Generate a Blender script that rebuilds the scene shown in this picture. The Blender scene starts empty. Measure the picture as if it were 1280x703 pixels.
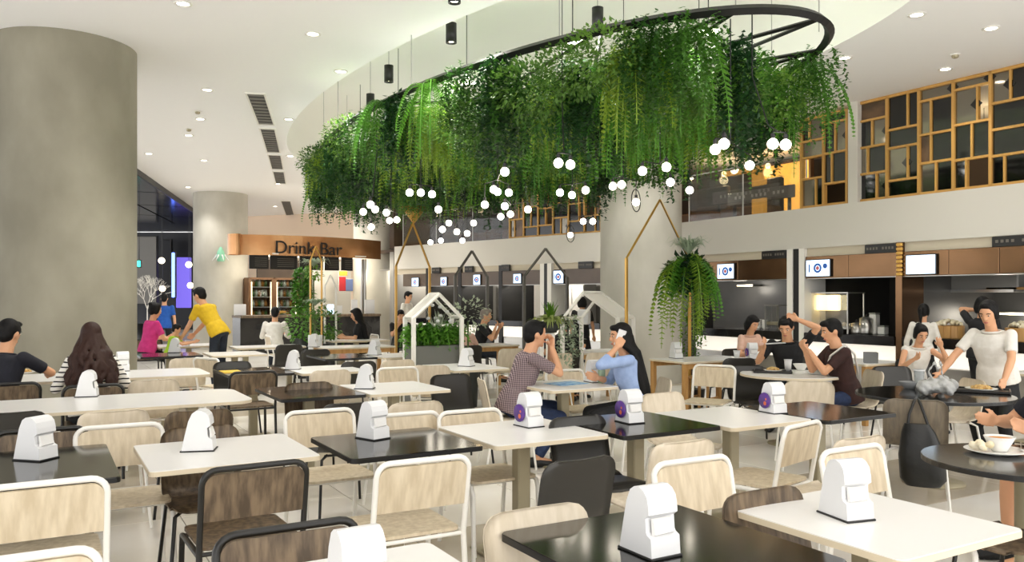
import bpy, math, random
import numpy as np
from mathutils import Vector, Matrix, Euler

SC = bpy.context.scene
COL = SC.collection
PI = math.pi
R = math.radians

# ------------------------------------------------------------------ camera
F, H0, CZ = 1020.0, 372.0, 1.54
YAW = R(30)
SY, CY = math.sin(YAW), math.cos(YAW)
cam_d = bpy.data.cameras.new('camera'); cam = bpy.data.objects.new('camera', cam_d); COL.objects.link(cam)
cam.location = (0, 0, CZ); cam.rotation_euler = (PI/2, 0, -YAW)
cam_d.sensor_width = 36; cam_d.lens = 36*F/1280; cam_d.shift_y = (H0-351.5)/1280
cam_d.clip_start = 0.05; cam_d.clip_end = 200
SC.camera = cam

# ------------------------------------------------------------------ world light and exposure
w = bpy.data.worlds.new('world'); SC.world = w; w.use_nodes = True
bg = w.node_tree.nodes['Background']
bg.inputs[0].default_value = (1.0, 0.99, 0.975, 1); bg.inputs[1].default_value = 2.3
SC.view_settings.view_transform = 'Standard'; SC.view_settings.look = 'None'
SC.view_settings.gamma = 1; SC.view_settings.use_curve_mapping = False
SC.view_settings.exposure = 0.2
SC.cycles.use_denoising = True
SC.cycles.max_bounces = 7; SC.cycles.diffuse_bounces = 4; SC.cycles.glossy_bounces = 3
SC.cycles.transmission_bounces = 4; SC.cycles.transparent_max_bounces = 6
SC.cycles.sample_clamp_indirect = 4
SC.cycles.caustics_reflective = False; SC.cycles.caustics_refractive = False

# ------------------------------------------------------------------ helpers: places
def atD(px, D, z):
    u = (px-640)/F
    return Vector((D*(SY+CY*u), D*(CY-SY*u), z))
def at(px, py, z=.74):
    return atD(px, (z-CZ)*F/(H0-py), z)
def zat(py, D): return CZ + (H0-py)/F*D
WX = 11.2                                # plane of the right wall
def wall(px, py, x=WX):                  # point of the right wall
    u = (px-640)/F; D = x/(SY+CY*u)
    return Vector((x, D*(CY-SY*u), zat(py, D)))
random.seed(7)

# ------------------------------------------------------------------ helpers: materials
def hexc(h):
    h = h.lstrip('#')
    c = [int(h[i:i+2], 16)/255 for i in (0, 2, 4)]
    return tuple((x/12.92 if x <= .04045 else ((x+.055)/1.055)**2.4) for x in c) + (1,)
MATS = {}
def mat(name, color='#888888', rough=.5, metal=0, emit=0, emitc=None, noise=None, bump=0, bscale=40, spec=.5, trans=0, alpha=1, coat=0):
    if name in MATS: return MATS[name]
    m = bpy.data.materials.new(name); m.use_nodes = True; MATS[name] = m
    nt = m.node_tree; b = nt.nodes['Principled BSDF']
    c = hexc(color)
    b.inputs['Base Color'].default_value = c; b.inputs['Roughness'].default_value = rough
    b.inputs['Metallic'].default_value = metal; b.inputs['Specular IOR Level'].default_value = spec
    b.inputs['Coat Weight'].default_value = coat; b.inputs['Coat Roughness'].default_value = .08
    if trans: b.inputs['Transmission Weight'].default_value = trans
    if alpha < 1: b.inputs['Alpha'].default_value = alpha
    if emit:
        b.inputs['Emission Color'].default_value = hexc(emitc or color); b.inputs['Emission Strength'].default_value = emit
    tc = nt.nodes.new('ShaderNodeTexCoord')
    if noise:                                # (second colour, scale, (sx,sy,sz), detail, kind)
        c2, sc, st, det = noise[:4]
        mp = nt.nodes.new('ShaderNodeMapping'); mp.inputs['Scale'].default_value = st
        nt.links.new(tc.outputs['Object'], mp.inputs['Vector'])
        n = nt.nodes.new('ShaderNodeTexNoise'); n.inputs['Scale'].default_value = sc; n.inputs['Detail'].default_value = det
        nt.links.new(mp.outputs[0], n.inputs['Vector'])
        rp = nt.nodes.new('ShaderNodeValToRGB')
        rp.color_ramp.elements[0].position = .36; rp.color_ramp.elements[1].position = .64
        rp.color_ramp.elements[0].color = c; rp.color_ramp.elements[1].color = hexc(c2)
        nt.links.new(n.outputs['Fac'], rp.inputs[0]); nt.links.new(rp.outputs[0], b.inputs['Base Color'])
    if bump:
        n2 = nt.nodes.new('ShaderNodeTexNoise'); n2.inputs['Scale'].default_value = bscale; n2.inputs['Detail'].default_value = 3
        nt.links.new(tc.outputs['Object'], n2.inputs['Vector'])
        bp = nt.nodes.new('ShaderNodeBump'); bp.inputs['Strength'].default_value = bump; bp.inputs['Distance'].default_value = .02
        nt.links.new(n2.outputs['Fac'], bp.inputs['Height']); nt.links.new(bp.outputs[0], b.inputs['Normal'])
    return m
def stripes_mat(name, c1, c2, scale, axis='Z', dist=0, width=.5, rough=.8, soft=.06):
    if name in MATS: return MATS[name]
    m = mat(name, c1, rough); nt = m.node_tree; b = nt.nodes['Principled BSDF']
    tc = [n for n in nt.nodes if n.type == 'TEX_COORD'][0]
    wv = nt.nodes.new('ShaderNodeTexWave'); wv.bands_direction = axis; wv.inputs['Scale'].default_value = scale
    wv.inputs['Distortion'].default_value = dist
    nt.links.new(tc.outputs['Object'], wv.inputs['Vector'])
    rp = nt.nodes.new('ShaderNodeValToRGB'); rp.color_ramp.elements[0].position = width-soft; rp.color_ramp.elements[1].position = width+soft
    rp.color_ramp.elements[0].color = hexc(c1); rp.color_ramp.elements[1].color = hexc(c2)
    nt.links.new(wv.outputs['Fac'], rp.inputs[0]); nt.links.new(rp.outputs[0], b.inputs['Base Color'])
    return m

M = {
 'ceil': mat('ceiling_paint', '#fdfcfa', .7),
 'recess': mat('recess_paint', '#f7f7ee', .35),
 'concrete': mat('concrete', '#9d9886', .8, noise=('#868170', 1.3, (1, 1, .6), 8), bump=.10, bscale=7),
 'concrete_light': mat('pale_concrete', '#c9c5b9', .75, noise=('#b5b1a4', 1.3, (1, 1, .6), 8), bump=.10, bscale=7),
 'dark_ceiling': mat('dark_glass_ceiling', '#1a2030', .12, spec=.8),
 'floor_slab': mat('floor_joint', '#8d8576', .8),
 'tile': mat('floor_tile', '#f5f1e9', .18, noise=('#ece6da', 1.1, (1, 1, 1), 6)),
 'tile_dark': mat('floor_tile_taupe', '#c9bfad', .2, noise=('#bcb09c', 1.5, (1, 1, 1), 6)),
 'white_wall': mat('white_wall', '#d2cec4', .55),
 'beige': mat('beige_panel', '#cfc4ae', .6),
 'pinkwall': mat('warm_wall', '#f0d9c0', .7),
 'black': mat('black_paint', '#0c0c0c', .45),
 'blackgloss': mat('black_gloss', '#0b0b0c', .12),
 'white_paint': mat('white_powder_coat', '#efece4', .4),
 'black_tube': mat('black_powder_coat', '#15130f', .35),
 'ash': mat('pale_ash_laminate', '#dccdb2', .45, noise=('#c6b598', 5, (6, 6, .45), 5)),
 'ash_light': mat('pale_ply_shell', '#e4d7c2', .42, noise=('#d6c8b0', 5, (6, 6, .45), 5)),
 'walnut': mat('walnut_laminate', '#7a6750', .5, noise=('#4a3c2c', 5, (7, 7, .35), 6)),
 'greywood': mat('grey_ply_shell', '#8b7f6c', .5, noise=('#73685a', 5, (7, 7, .4), 5)),
 'black_shell': mat('black_shell', '#33312d', .38),
 'white_top': mat('white_laminate', '#ebe9e5', .28),
 'edge': mat('table_edge', '#d9cbb0', .5),
 'black_top': mat('black_laminate', '#14130f', .12, spec=.8),
 'black_edge': mat('black_table_edge', '#090908', .4),
 'khaki': mat('khaki_steel', '#a59b80', .45, metal=.2),
 'steel': mat('steel', '#b9b7b2', .28, metal=.9),
 'copper': mat('copper_sheet', '#d0a070', .25, metal=.7, noise=('#b98455', 1.2, (1, 1, 1), 4)),
 'copper_dark': mat('bronze_sheet', '#755940', .22, metal=.9, noise=('#5c452f', .9, (1, 1, 1), 4)),
 'gold': mat('brass_paint', '#c99d4e', .35, metal=.55),
 'goldwood': mat('lattice_wood', '#cfa155', .45, noise=('#b98a42', 4, (3, 3, .6), 3)),
 'graphite': mat('graphite_tube', '#5d5a54', .45),
 'oak': mat('oak', '#c99c5e', .5, noise=('#b5864a', 4, (5, 5, .5), 4)),
 'paper': mat('white_plastic', '#e2e2e2', .35),
 'napkin': mat('napkin_paper', '#e2e0dc', .8),
 'skin': mat('skin', '#d8a27c', .55),
 'black_hair': mat('black_hair', '#0b0908', .6, spec=.25, bump=.25, bscale=90),
 'brown_hair': mat('brown_hair', '#35211a', .6, spec=.25, bump=.25, bscale=60),
 'grey_hair': mat('grey_hair', '#8a8078', .6, bump=.2, bscale=90),
}

# ------------------------------------------------------------------ helpers: mesh building
class MB:
    def __init__(s): s.v = []; s.f = []; s.m = []; s.s = []
    def add(s, verts, faces, mi=0, smooth=False, T=None):
        o = len(s.v)
        s.v += [tuple(T @ Vector(p)) if T is not None else tuple(p) for p in verts]
        for f in faces: s.f.append([i+o for i in f]); s.m.append(mi); s.s.append(smooth)
        return s
    def box(s, c, d, mi=0, T=None):
        x, y, z = c; a, b, e = d[0]/2, d[1]/2, d[2]/2
        v = [(x+i*a, y+j*b, z+k*e) for i in (-1, 1) for j in (-1, 1) for k in (-1, 1)]
        return s.add(v, [(0, 1, 3, 2), (4, 6, 7, 5), (0, 4, 5, 1), (2, 3, 7, 6), (0, 2, 6, 4), (1, 5, 7, 3)], mi, False, T)
    def box2(s, p, q, mi=0, T=None):
        return s.box([(a+b)/2 for a, b in zip(p, q)], [abs(b-a) for a, b in zip(p, q)], mi, T)
    def cbox(s, c, d, ch=.005, mi=0, T=None):      # chamfered box
        x, y, z = c; a, b, e = d[0]/2, d[1]/2, d[2]/2
        ring = lambda A, B, zz: [(x-A+ch, y-B, zz), (x+A-ch, y-B, zz), (x+A, y-B+ch, zz), (x+A, y+B-ch, zz), (x+A-ch, y+B, zz), (x-A+ch, y+B, zz), (x-A, y+B-ch, zz), (x-A, y-B+ch, zz)]
        rs = [ring(a-ch, b-ch, z-e), ring(a, b, z-e+ch), ring(a, b, z+e-ch), ring(a-ch, b-ch, z+e)]
        return s.loft(rs, mi, False, T)
    def loft(s, rings, mi=0, smooth=True, T=None, caps=True):
        n = len(rings[0]); v = [p for r in rings for p in r]; f = []
        for k in range(len(rings)-1):
            for i in range(n):
                j = (i+1) % n; f.append((k*n+i, k*n+j, (k+1)*n+j, (k+1)*n+i))
        s.add(v, f, mi, smooth, T)
        if caps:
            s.add(rings[0], [tuple(range(n))[::-1]], mi, False, T); s.add(rings[-1], [tuple(range(n))], mi, False, T)
        return s
    def cyl(s, p, q, r, r2=None, n=12, mi=0, smooth=True, T=None, caps=True):
        return s.tube([p, q], [r, r if r2 is None else r2], n, mi, T, caps=caps, smooth=smooth)
    def tube(s, path, r, n=8, mi=0, T=None, closed=False, caps=True, smooth=True):
        P = [Vector(p) for p in path]; k = len(P)
        rr = r if isinstance(r, (list, tuple)) else [r]*k
        tang = []
        for i in range(k):
            a = P[i-1] if (i > 0 or closed) else P[i]; b = P[(i+1) % k] if (i < k-1 or closed) else P[i]
            t = (b-a); tang.append(t.normalized() if t.length > 1e-9 else Vector((0, 0, 1)))
        up = Vector((0, 0, 1)) if abs(tang[0].z) < .9 else Vector((1, 0, 0))
        nrm = (up - tang[0]*up.dot(tang[0])).normalized(); rings = []
        for i in range(k):
            nrm = nrm - tang[i]*nrm.dot(tang[i])
            nrm = nrm.normalized() if nrm.length > 1e-6 else tang[i].orthogonal().normalized()
            bi = tang[i].cross(nrm)
            rings.append([tuple(P[i]+(nrm*math.cos(2*PI*j/n)+bi*math.sin(2*PI*j/n))*rr[i]) for j in range(n)])
        if closed: rings.append(rings[0]); caps = False
        return s.loft(rings, mi, smooth, T, caps)
    def sphere(s, c, r, seg=16, rings=10, mi=0, T=None):
        rx, ry, rz = r if isinstance(r, (list, tuple)) else (r, r, r)
        v = [(c[0], c[1], c[2]-rz)]; f = []
        for k in range(1, rings):
            a = -PI/2+PI*k/rings
            for j in range(seg):
                b = 2*PI*j/seg; v.append((c[0]+rx*math.cos(a)*math.cos(b), c[1]+ry*math.cos(a)*math.sin(b), c[2]+rz*math.sin(a)))
        v.append((c[0], c[1], c[2]+rz)); L = len(v)-1
        for j in range(seg):
            j2 = (j+1) % seg
            f.append((0, 1+j2, 1+j)); f.append((L, L-seg+j, L-seg+j2))
            for k in range(rings-2): f.append((1+k*seg+j, 1+k*seg+j2, 1+(k+1)*seg+j2, 1+(k+1)*seg+j))
        return s.add(v, f, mi, True, T)
    def lathe(s, prof, n=24, c=(0, 0, 0), mi=0, smooth=True, T=None, caps=True):
        rings = [[(c[0]+r*math.cos(2*PI*j/n), c[1]+r*math.sin(2*PI*j/n), c[2]+z) for j in range(n)] for r, z in prof]
        return s.loft(rings, mi, smooth, T, caps)
    def prism(s, poly, d, mi=0, T=None):           # poly in xy, extruded 0..d in z
        n = len(poly)
        v = [(x, y, 0) for x, y in poly]+[(x, y, d) for x, y in poly]
        f = [tuple(range(n))[::-1], tuple(range(n, 2*n))]+[(i, (i+1) % n, n+(i+1) % n, n+i) for i in range(n)]
        return s.add(v, f, mi, False, T)
    def mesh(s, name, mats):
        me = bpy.data.meshes.new(name); me.from_pydata(s.v, [], s.f)
        for m in (mats if isinstance(mats, (list, tuple)) else [mats]): me.materials.append(M[m] if isinstance(m, str) else m)
        me.polygons.foreach_set('material_index', s.m); me.polygons.foreach_set('use_smooth', s.s)
        me.update(); return me
    def build(s, name, mats, parent=None, loc=None, rz=0):
        return link(name, s.mesh(name, mats), parent, loc, rz)
def link(name, me, parent=None, loc=None, rz=0):
    o = bpy.data.objects.new(name, me); COL.objects.link(o)
    if loc is not None: o.location = loc
    if rz: o.rotation_euler = (0, 0, rz)
    if parent is not None: o.parent = parent
    return o
def tag(o, label, cat, group=None):
    o['label'] = label; o['category'] = cat
    if group: o['group'] = group
    return o
def thing(name, label, cat, loc=(0, 0, 0), rz=0, group=None):
    o = bpy.data.objects.new(name, None); COL.objects.link(o); o.empty_display_size = .1
    o.location = loc; o.rotation_euler = (0, 0, rz)
    return tag(o, label, cat, group)
def struct(o, label=None):
    o['kind'] = 'structure'
    if label: o['label'] = label
    return o
def copy_tree(o, parent=None):
    c = o.copy(); COL.objects.link(c)
    if parent is not None: c.parent = parent
    for ch in KIDS(o): copy_tree(ch, c)
    return c
def KIDS(o): return list(o.children)
PROTO = {}
def place(key, builder, loc, rz, label, cat, group=None, scale=None):
    if key not in PROTO: PROTO[key] = o = builder()
    else: o = copy_tree(PROTO[key])
    o.location = loc; o.rotation_euler = (0, 0, rz)
    if scale: o.scale = (scale,)*3
    tag(o, label, cat, group)
    if not group and 'group' in o: del o['group']
    return o
def rrect(w, h, r, n=5, corners=(1, 1, 1, 1)):      # rounded rectangle outline centred at 0
    pts = []
    for k, (sx, sy) in enumerate(((1, -1), (1, 1), (-1, 1), (-1, -1))):
        cx, cy = sx*(w/2-r), sy*(h/2-r); a0 = -PI/2+k*PI/2
        if corners[k]: pts += [(cx+r*math.cos(a0+PI/2*i/n), cy+r*math.sin(a0+PI/2*i/n)) for i in range(n+1)]
        else: pts.append((sx*w/2, sy*h/2))
    return pts
def arc(c, r, a0, a1, n, ax=(1, 0, 0), ay=(0, 0, 1)):
    c, ax, ay = Vector(c), Vector(ax), Vector(ay)
    return [c+ax*r*math.cos(a0+(a1-a0)*i/n)+ay*r*math.sin(a0+(a1-a0)*i/n) for i in range(n+1)]
# =================================================================== STRUCTURE
CEIL = 4.65
def edge_x(y): return 2.0+(y-21.5)*.3            # left edge of the white ceiling
# ---- floor
b = MB(); b.box2((-7, -1.2, -.2), (16, 42, -.012)); floor = struct(b.build('floor', 'floor_slab'), 'cream polished stone floor')
TS = 1.2
tm = MB().cbox((0, 0, -.006), (TS-.006, TS-.006, .012), .002).mesh('tile', 'tile')
tmd = MB().cbox((0, 0, -.006), (TS-.006, TS-.006, .012), .002).mesh('tile', 'tile_dark')
for i in range(-2, 8):
    for j in range(0, 12):
        dark = (j in (3, 6, 9))
        link('tile', tmd if dark else tm, floor, ((i+.5)*TS-.35, (j+.5)*TS+.1, 0))
b = MB()                                          # the far tiles, too small to tell apart
for i in range(-5, 14):
    for j in range(-1, 35):
        if -2 <= i < 8 and 0 <= j < 12: continue
        b.box(((i+.5)*TS-.35, (j+.5)*TS+.1, -.006), (TS-.006, TS-.006, .012), 1 if j in (3, 6, 9) else 0)
o = b.build('tile_field', ['tile', 'tile_dark'], floor); o['kind'] = 'stuff'

# ---- ceiling with the oval recess
EC, EA, EB = (6.45, 11.8), 2.75, 7.6
outer = [(edge_x(-6), -6), (15.5, -6), (15.5, 50), (edge_x(50), 50)]
def ray_out(a):
    dx, dy = EA*math.cos(a), EB*math.sin(a); best = 1e9
    for k in range(4):
        (x1, y1), (x2, y2) = outer[k], outer[(k+1) % 4]
        ex, ey = x2-x1, y2-y1; det = dx*(-ey)+ex*dy
        if abs(det) < 1e-9: continue
        qx, qy = x1-EC[0], y1-EC[1]
        t = (qx*(-ey)+ex*qy)/det; s = (dx*qy-dy*qx)/det
        if t > 0 and -1e-6 <= s <= 1+1e-6: best = min(best, t)
    return (EC[0]+dx*best, EC[1]+dy*best)
angs = [2*PI*i/128 for i in range(128)]+[math.atan2((y-EC[1])/EB, (x-EC[0])/EA) % (2*PI) for x, y in outer]
angs = sorted(angs); n = len(angs)
b = MB(); v = []
for a in angs:
    v.append((EC[0]+EA*math.cos(a), EC[1]+EB*math.sin(a), CEIL)); v.append((*ray_out(a), CEIL))
b.add(v, [(2*i, 2*((i+1) % n), 2*((i+1) % n)+1, 2*i+1) for i in range(n)])
ceiling = struct(b.build('ceiling', 'ceil'), 'smooth cream white ceiling with a large oval recess')
b = MB()
rings = [[(EC[0]+EA*k*math.cos(a), EC[1]+EB*k*math.sin(a), CEIL+z) for a in angs] for k, z in ((1, 0), (1.0, .35), (.985, .6), (.93, .78), (.82, .88), (.6, .93), (.05, .95))]
b.loft(rings, 0, True, caps=False); b.add(rings[-1], [tuple(range(n))])
b.build('ceiling_recess', 'recess', ceiling)
# ---- dark glossy ceiling over the neighbouring mall aisle, in panels
b = MB(); b.add([(-14, -6, CEIL+.02), (edge_x(-6), -6, CEIL+.02), (edge_x(50), 50, CEIL+.02), (-14, 50, CEIL+.02)], [(0, 1, 2, 3)])
dc = struct(b.build('ceiling_dark', 'dark_ceiling'), 'dark glossy panelled ceiling of the next aisle')
b = MB(); b.box2((0, 0, -.06), (1, 1, 0))
pm = b.mesh('ceiling_panel', 'dark_ceiling')
def aisle(y, off): return edge_x(y)-off
for k in range(6):
    for r in range(4):
        y0, y1 = 15+k*3.6, 15+(k+1)*3.6-.1; o0, o1 = .15+r*1.5, .15+r*1.5+1.42
        bb = MB(); p = [(aisle(y0, o1), y0), (aisle(y0, o0), y0), (aisle(y1, o0), y1), (aisle(y1, o1), y1)]
        bb.prism(p, .05, T=Matrix.Translation((0, 0, CEIL-.06))); bb.build('ceiling_panel', 'dark_ceiling', dc)
b = MB(); e0, e1 = (edge_x(-6), -6), (edge_x(50), 50)
b.prism([(e0[0]-.06, e0[1]), (e0[0], e0[1]), (e1[0], e1[1]), (e1[0]-.06, e1[1])], .16, T=Matrix.Translation((0, 0, CEIL-.14)))
struct(b.build('trim_1', 'black'))

# ---- columns
def column(px, D, r, label, m='concrete_light'):
    c = atD(px, D, 0)
    b = MB(); b.lathe([(r, 0), (r, CEIL/4), (r, CEIL/2), (r, 3*CEIL/4), (r, CEIL)], 72, c=(0, 0, 0))
    o = struct(b.build('column', m, loc=c), label); return o
col1 = column(83, 10.15, .80, 'broad round concrete column beside the long white table', 'concrete')
col2 = column(276, 24.6, .78, 'round concrete column beside the drinks bar')
col3 = column(801, 15.0, .74, 'round concrete column in front of the food stalls')
col4 = column(470, 26.0, .71, 'round concrete column at the right end of the drinks bar')

# ---- the two walls of food stalls: local x along the wall, +y into the hall, z up
class WallFrame:
    def __init__(s, o, d):
        s.o = Vector((*o, 0)); s.d = Vector((*d, 0)).normalized(); s.n = Vector((-s.d.y, s.d.x, 0)); s.rz = math.atan2(s.d.y, s.d.x)
    def s_of(s, px, depth=0):
        u = (px-640)/F; r = Vector((SY+CY*u, CY-SY*u, 0)); oo = s.o+s.n*depth
        D = oo.dot(s.n)/r.dot(s.n)
        return (r*D-oo).dot(s.d), D
    def sz(s, px, py, depth=0):
        a, D = s.s_of(px, depth); return a, zat(py, D)
    def loc(s, a, depth=0, z=0):
        p = s.o+s.d*a+s.n*depth; return Vector((p.x, p.y, z))
WR = WallFrame((WX, 0), (0, 1)); WB = WallFrame((11.2, 15.3), (-2.01, 7.2))
LB = 7.47
def wbox(W, name, mats, p, q, parent=None, ch=0):
    b = MB()
    c = [(i+j)/2 for i, j in zip(p, q)]; d = [abs(j-i) for i, j in zip(p, q)]
    loc = W.loc(c[0], c[1], p[2] if p[2] < q[2] else q[2])
    if ch: b.cbox((0, 0, d[2]/2), d, ch)
    else: b.box((0, 0, d[2]/2), d)
    return b.build(name, mats, parent, loc, W.rz)
S0 = -1.0                                        # the wall runs on past the frame's right edge
struct(wbox(WR, 'wall_right', 'white_wall', (S0, -.35, 2.37), (15.3, 0, 3.05)), 'smooth white band of wall above the right food stalls')
struct(wbox(WB, 'wall_back', 'white_wall', (0, -.35, 2.37), (LB+.3, 0, 3.05)), 'white band of wall above the far food stalls')
struct(wbox(WR, 'trim_2', 'beige', (S0, -.30, 2.22), (15.3, -.04, 2.37)))
struct(wbox(WB, 'trim_3', 'beige', (0, -.30, 2.22), (LB+.3, -.04, 2.37)))
# shell of the kitchens and of the upper floor
dkw = mat('kitchen_wall', '#4a4947', .35, noise=('#3c3b3a', 1.2, (1, 1, 1), 3)); dkb = mat('upper_room_wall', '#4b3b2c', .6, noise=('#3a2d22', 1.0, (1, 1, 1), 3))
M['dkw'] = dkw; M['dkb'] = dkb; M['midgrey'] = mat('grey_panel', '#8d8b86', .4)
struct(wbox(WR, 'wall_kitchen', 'dkw', (S0, -2.6, 0), (16.0, -2.4, 2.9)))
struct(wbox(WB, 'wall_kitchen', 'midgrey', (-1.2, -2.3, 0), (LB+2.5, -2.1, 2.9)))
struct(wbox(WR, 'floor_upper', 'dkb', (S0, -3.9, 2.9), (15.3, -.35, 3.0)))
struct(wbox(WB, 'floor_upper', 'dkb', (-1.2, -3.9, 2.9), (LB+2.5, -.35, 3.0)))
struct(wbox(WR, 'wall_upper', 'dkb', (S0, -4.1, 3.0), (16.2, -3.9, CEIL)))
struct(wbox(WB, 'wall_upper', 'dkb', (-1.2, -4.1, 3.0), (LB+2.5, -3.9, CEIL)))
struct(wbox(WB, 'wall_upper_end', 'dkb', (LB+.35, -3.9, 3.0), (LB+.55, -.02, CEIL)))
struct(wbox(WB, 'wall_kitchen_end', 'midgrey', (LB+.35, -2.1, 0), (LB+.55, -.02, 2.9)))
# wall behind the drinks bar and the dark far end of the aisle
a, c = atD(296, 31.5, 0), atD(452, 29.5, 0)
WD = WallFrame((c.x, c.y), (a.x-c.x, a.y-c.y)); LD = (a-c).length
struct(wbox(WD, 'wall_bar', 'pinkwall', (-1.0, -.2, 0), (LD+1, 0, CEIL)), 'warm cream wall behind the drinks bar')
M['night'] = mat('aisle_wall', '#20222a', .5)
p0, p1 = atD(90, 39, 0), atD(300, 39, 0)
WA = WallFrame((p1.x, p1.y), (p0.x-p1.x, p0.y-p1.y)); LA = (p0-p1).length
struct(wbox(WA, 'wall_aisle', 'night', (-1.5, -.2, 0), (LA, 0, CEIL)), 'dark far wall of the mall aisle')

# =================================================================== CEILING FITTINGS
M['lampdisc'] = mat('lamp_disc', '#fff6e6', .4, emit=22, emitc='#fff2dc')
def downlight_proto(power=30):
    def f():
        t = thing('downlight', '', 'downlight')
        b = MB(); b.lathe([(.062, 0), (.095, 0), (.098, -.008), (.066, -.012), (.062, 0)], 24, caps=False); b.build('trim_ring', 'white_paint', t)
        b = MB(); b.lathe([(.062, -.004), (.05, -.0045), (.001, -.005)], 20, caps=False); b.build('lamp', 'lampdisc', t)
        ld = bpy.data.lights.new('downlight_beam', 'SPOT'); ld.energy = power; ld.spot_size = R(118); ld.spot_blend = .6; ld.shadow_soft_size = .12; ld.color = (1, .975, .94)
        lo = bpy.data.objects.new('beam', ld); COL.objects.link(lo); lo.parent = t; lo.location = (0, 0, -.03)
        return t
    return f
DL = [(391, 42), (426, 89), (259, 112), (361, 149), (363, 195), (236, 169), (186, 192), (404, 217), (386, 232), (397, 238), (235, 234), (344, 258), (350, 272), (316, 281), (414, 246), (417, 257), (1146, 18), (1239, 35), (1056, 72), (1182, 86)]
for px, py in DL:
    p = at(px, py, CEIL-.001)
    near = 'beside the slotted air vents' if 300 < px < 430 and py < 240 else ('above the gold lattice' if px > 900 else ('towards the drinks bar' if py >= 240 else 'beside the broad concrete column'))
    place('downlight_far' if p.y > 9 else 'downlight', downlight_proto(150 if p.y > 9 else 50), p, 0, 'small round recessed downlight in the white ceiling '+near, 'downlight', 'recessed downlights '+near)
for x, y in ((-1.5, 1.5), (2.0, 2.0), (5.5, 1.2), (-2, 5), (1.2, 5.6), (0.5, -2.5), (4.5, -2.5), (8, -2), (8.9, 2.2), (1.2, 8.6), ):
    place('downlight', downlight_proto(50), (x, y, CEIL-.001), 0, 'small round downlight added in the white ceiling to brighten the far hall', 'downlight', 'recessed downlights around the recess')
for x, y in ((8.2, 20), (2.4, 15), (9.8, 14.2), (8.2, 10.2), (5.6, 22.5), (7.8, 23.5), (3.2, 19.5), (9.9, 11.2), (1.3, 9.2)):  # added downlights, put in to brighten the far columns and hall
    place('downlight_far', downlight_proto(150), (x, y, CEIL-.001), 0, 'small round downlight added in the white ceiling to brighten the far hall', 'downlight', 'recessed downlights around the recess')
# slotted air vents
M['vent'] = mat('vent_grey', '#77736b', .6); M['ventslot'] = mat('vent_slot', '#3b3936', .8)
def vent(p, q, wd, label, group):
    p, q = Vector(p), Vector(q); L = (q-p).length; rz = math.atan2(q.y-p.y, q.x-p.x)
    t = thing('air_vent', label, 'air vent', (p+q)/2, rz, group)
    b = MB(); b.box((0, 0, -.004), (L, wd, .008)); b.build('backing', 'ventslot', t)
    b = MB()
    for s in (-1, 1):
        b.box((0, s*wd/2, -.012), (L+.03, .025, .024)); b.box((s*L/2, 0, -.012), (.025, wd, .024))
    b.build('frame', 'white_paint', t)
    ns = max(5, int(L/.22)); sm = MB().box((0, 0, -.012), (.09, wd-.02, .012)).mesh('slat', 'vent')
    for i in range(ns): link('slat', sm, t, ((i+.5)/ns*L-L/2, 0, 0))
za = CEIL
for i, (pa, pb, la) in enumerate((((319, 116), (333, 155), 'nearest the dark can spotlights'), ((334, 160), (342, 190), 'second along the row'), ((343, 193), (347, 211), 'third along the row'), ((348, 214), (351, 229), 'fourth along the row'))):
    vent(at(*pa, za), at(*pb, za), .27, 'grey slotted ceiling air vent, ' + ['longest of its row', 'second longest of its row', 'third longest of its row', 'shortest of its row'][i], 'air vents in a row')
vent(at(357, 251, za), at(364, 273, za), .3, 'grey slotted ceiling air vent above the drinks bar sign', 'air vents in a row')
def sensor():
    t = thing('smoke_detector', '', 'smoke detector')
    MB().lathe([(.001, -.0), (.06, 0), (.06, -.012), (.001, -.013)], 20, caps=False).build('base_plate', 'white_paint', t)
    MB().lathe([(.042, -.012), (.04, -.04), (.025, -.05), (.001, -.052)], 20, caps=False).build('sensor_dome', 'khaki', t)
    return t
for px, py, la in ((247, 139, 'near the slotted vents'), (236, 161, 'just above a downlight by the broad column'), (1194, 68, 'above the gold lattice screen')):
    place('sensor', sensor, at(px, py, CEIL), 0, 'small round smoke detector on the ceiling '+la, 'smoke detector')
# black can spotlights hanging in the recess
def can():
    t = thing('can_spotlight', '', 'spotlight')
    MB().lathe([(.001, .24), (.066, .24), (.066, 0), (.057, 0), (.055, .03), (.001, .035)], 24, caps=False).build('housing', 'black', t)
    MB().lathe([(.053, .028), (.03, .026), (.001, .025)], 20, caps=False).build('lamp', 'lampdisc', t)
    MB().cyl((0, 0, .24), (0, 0, .9), .003, n=6).build('suspension_rod', 'black', t)
    ld = bpy.data.lights.new('can_beam', 'SPOT'); ld.energy = 160; ld.spot_size = R(110); ld.spot_blend = .5; ld.shadow_soft_size = .08; ld.color = (1, .95, .86)
    lo = bpy.data.objects.new('beam', ld); COL.objects.link(lo); lo.parent = t; lo.location = (0, 0, -.01)
    return t
for px, py, k in ((747, 36, 'nearest the long suspension wire'), (564, 54, 'partly behind the ceiling edge'), (486, 103, 'beside a thin suspension wire'), (463, 136, 'at the far end of the plant ring'), (568, 4, 'highest beside the recess edge')):
    p = at(px, py, 4.62); place('can', can, p, 0, 'black cylindrical can spotlight above the hanging plants, '+k, 'spotlight', 'can spotlights')
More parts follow.
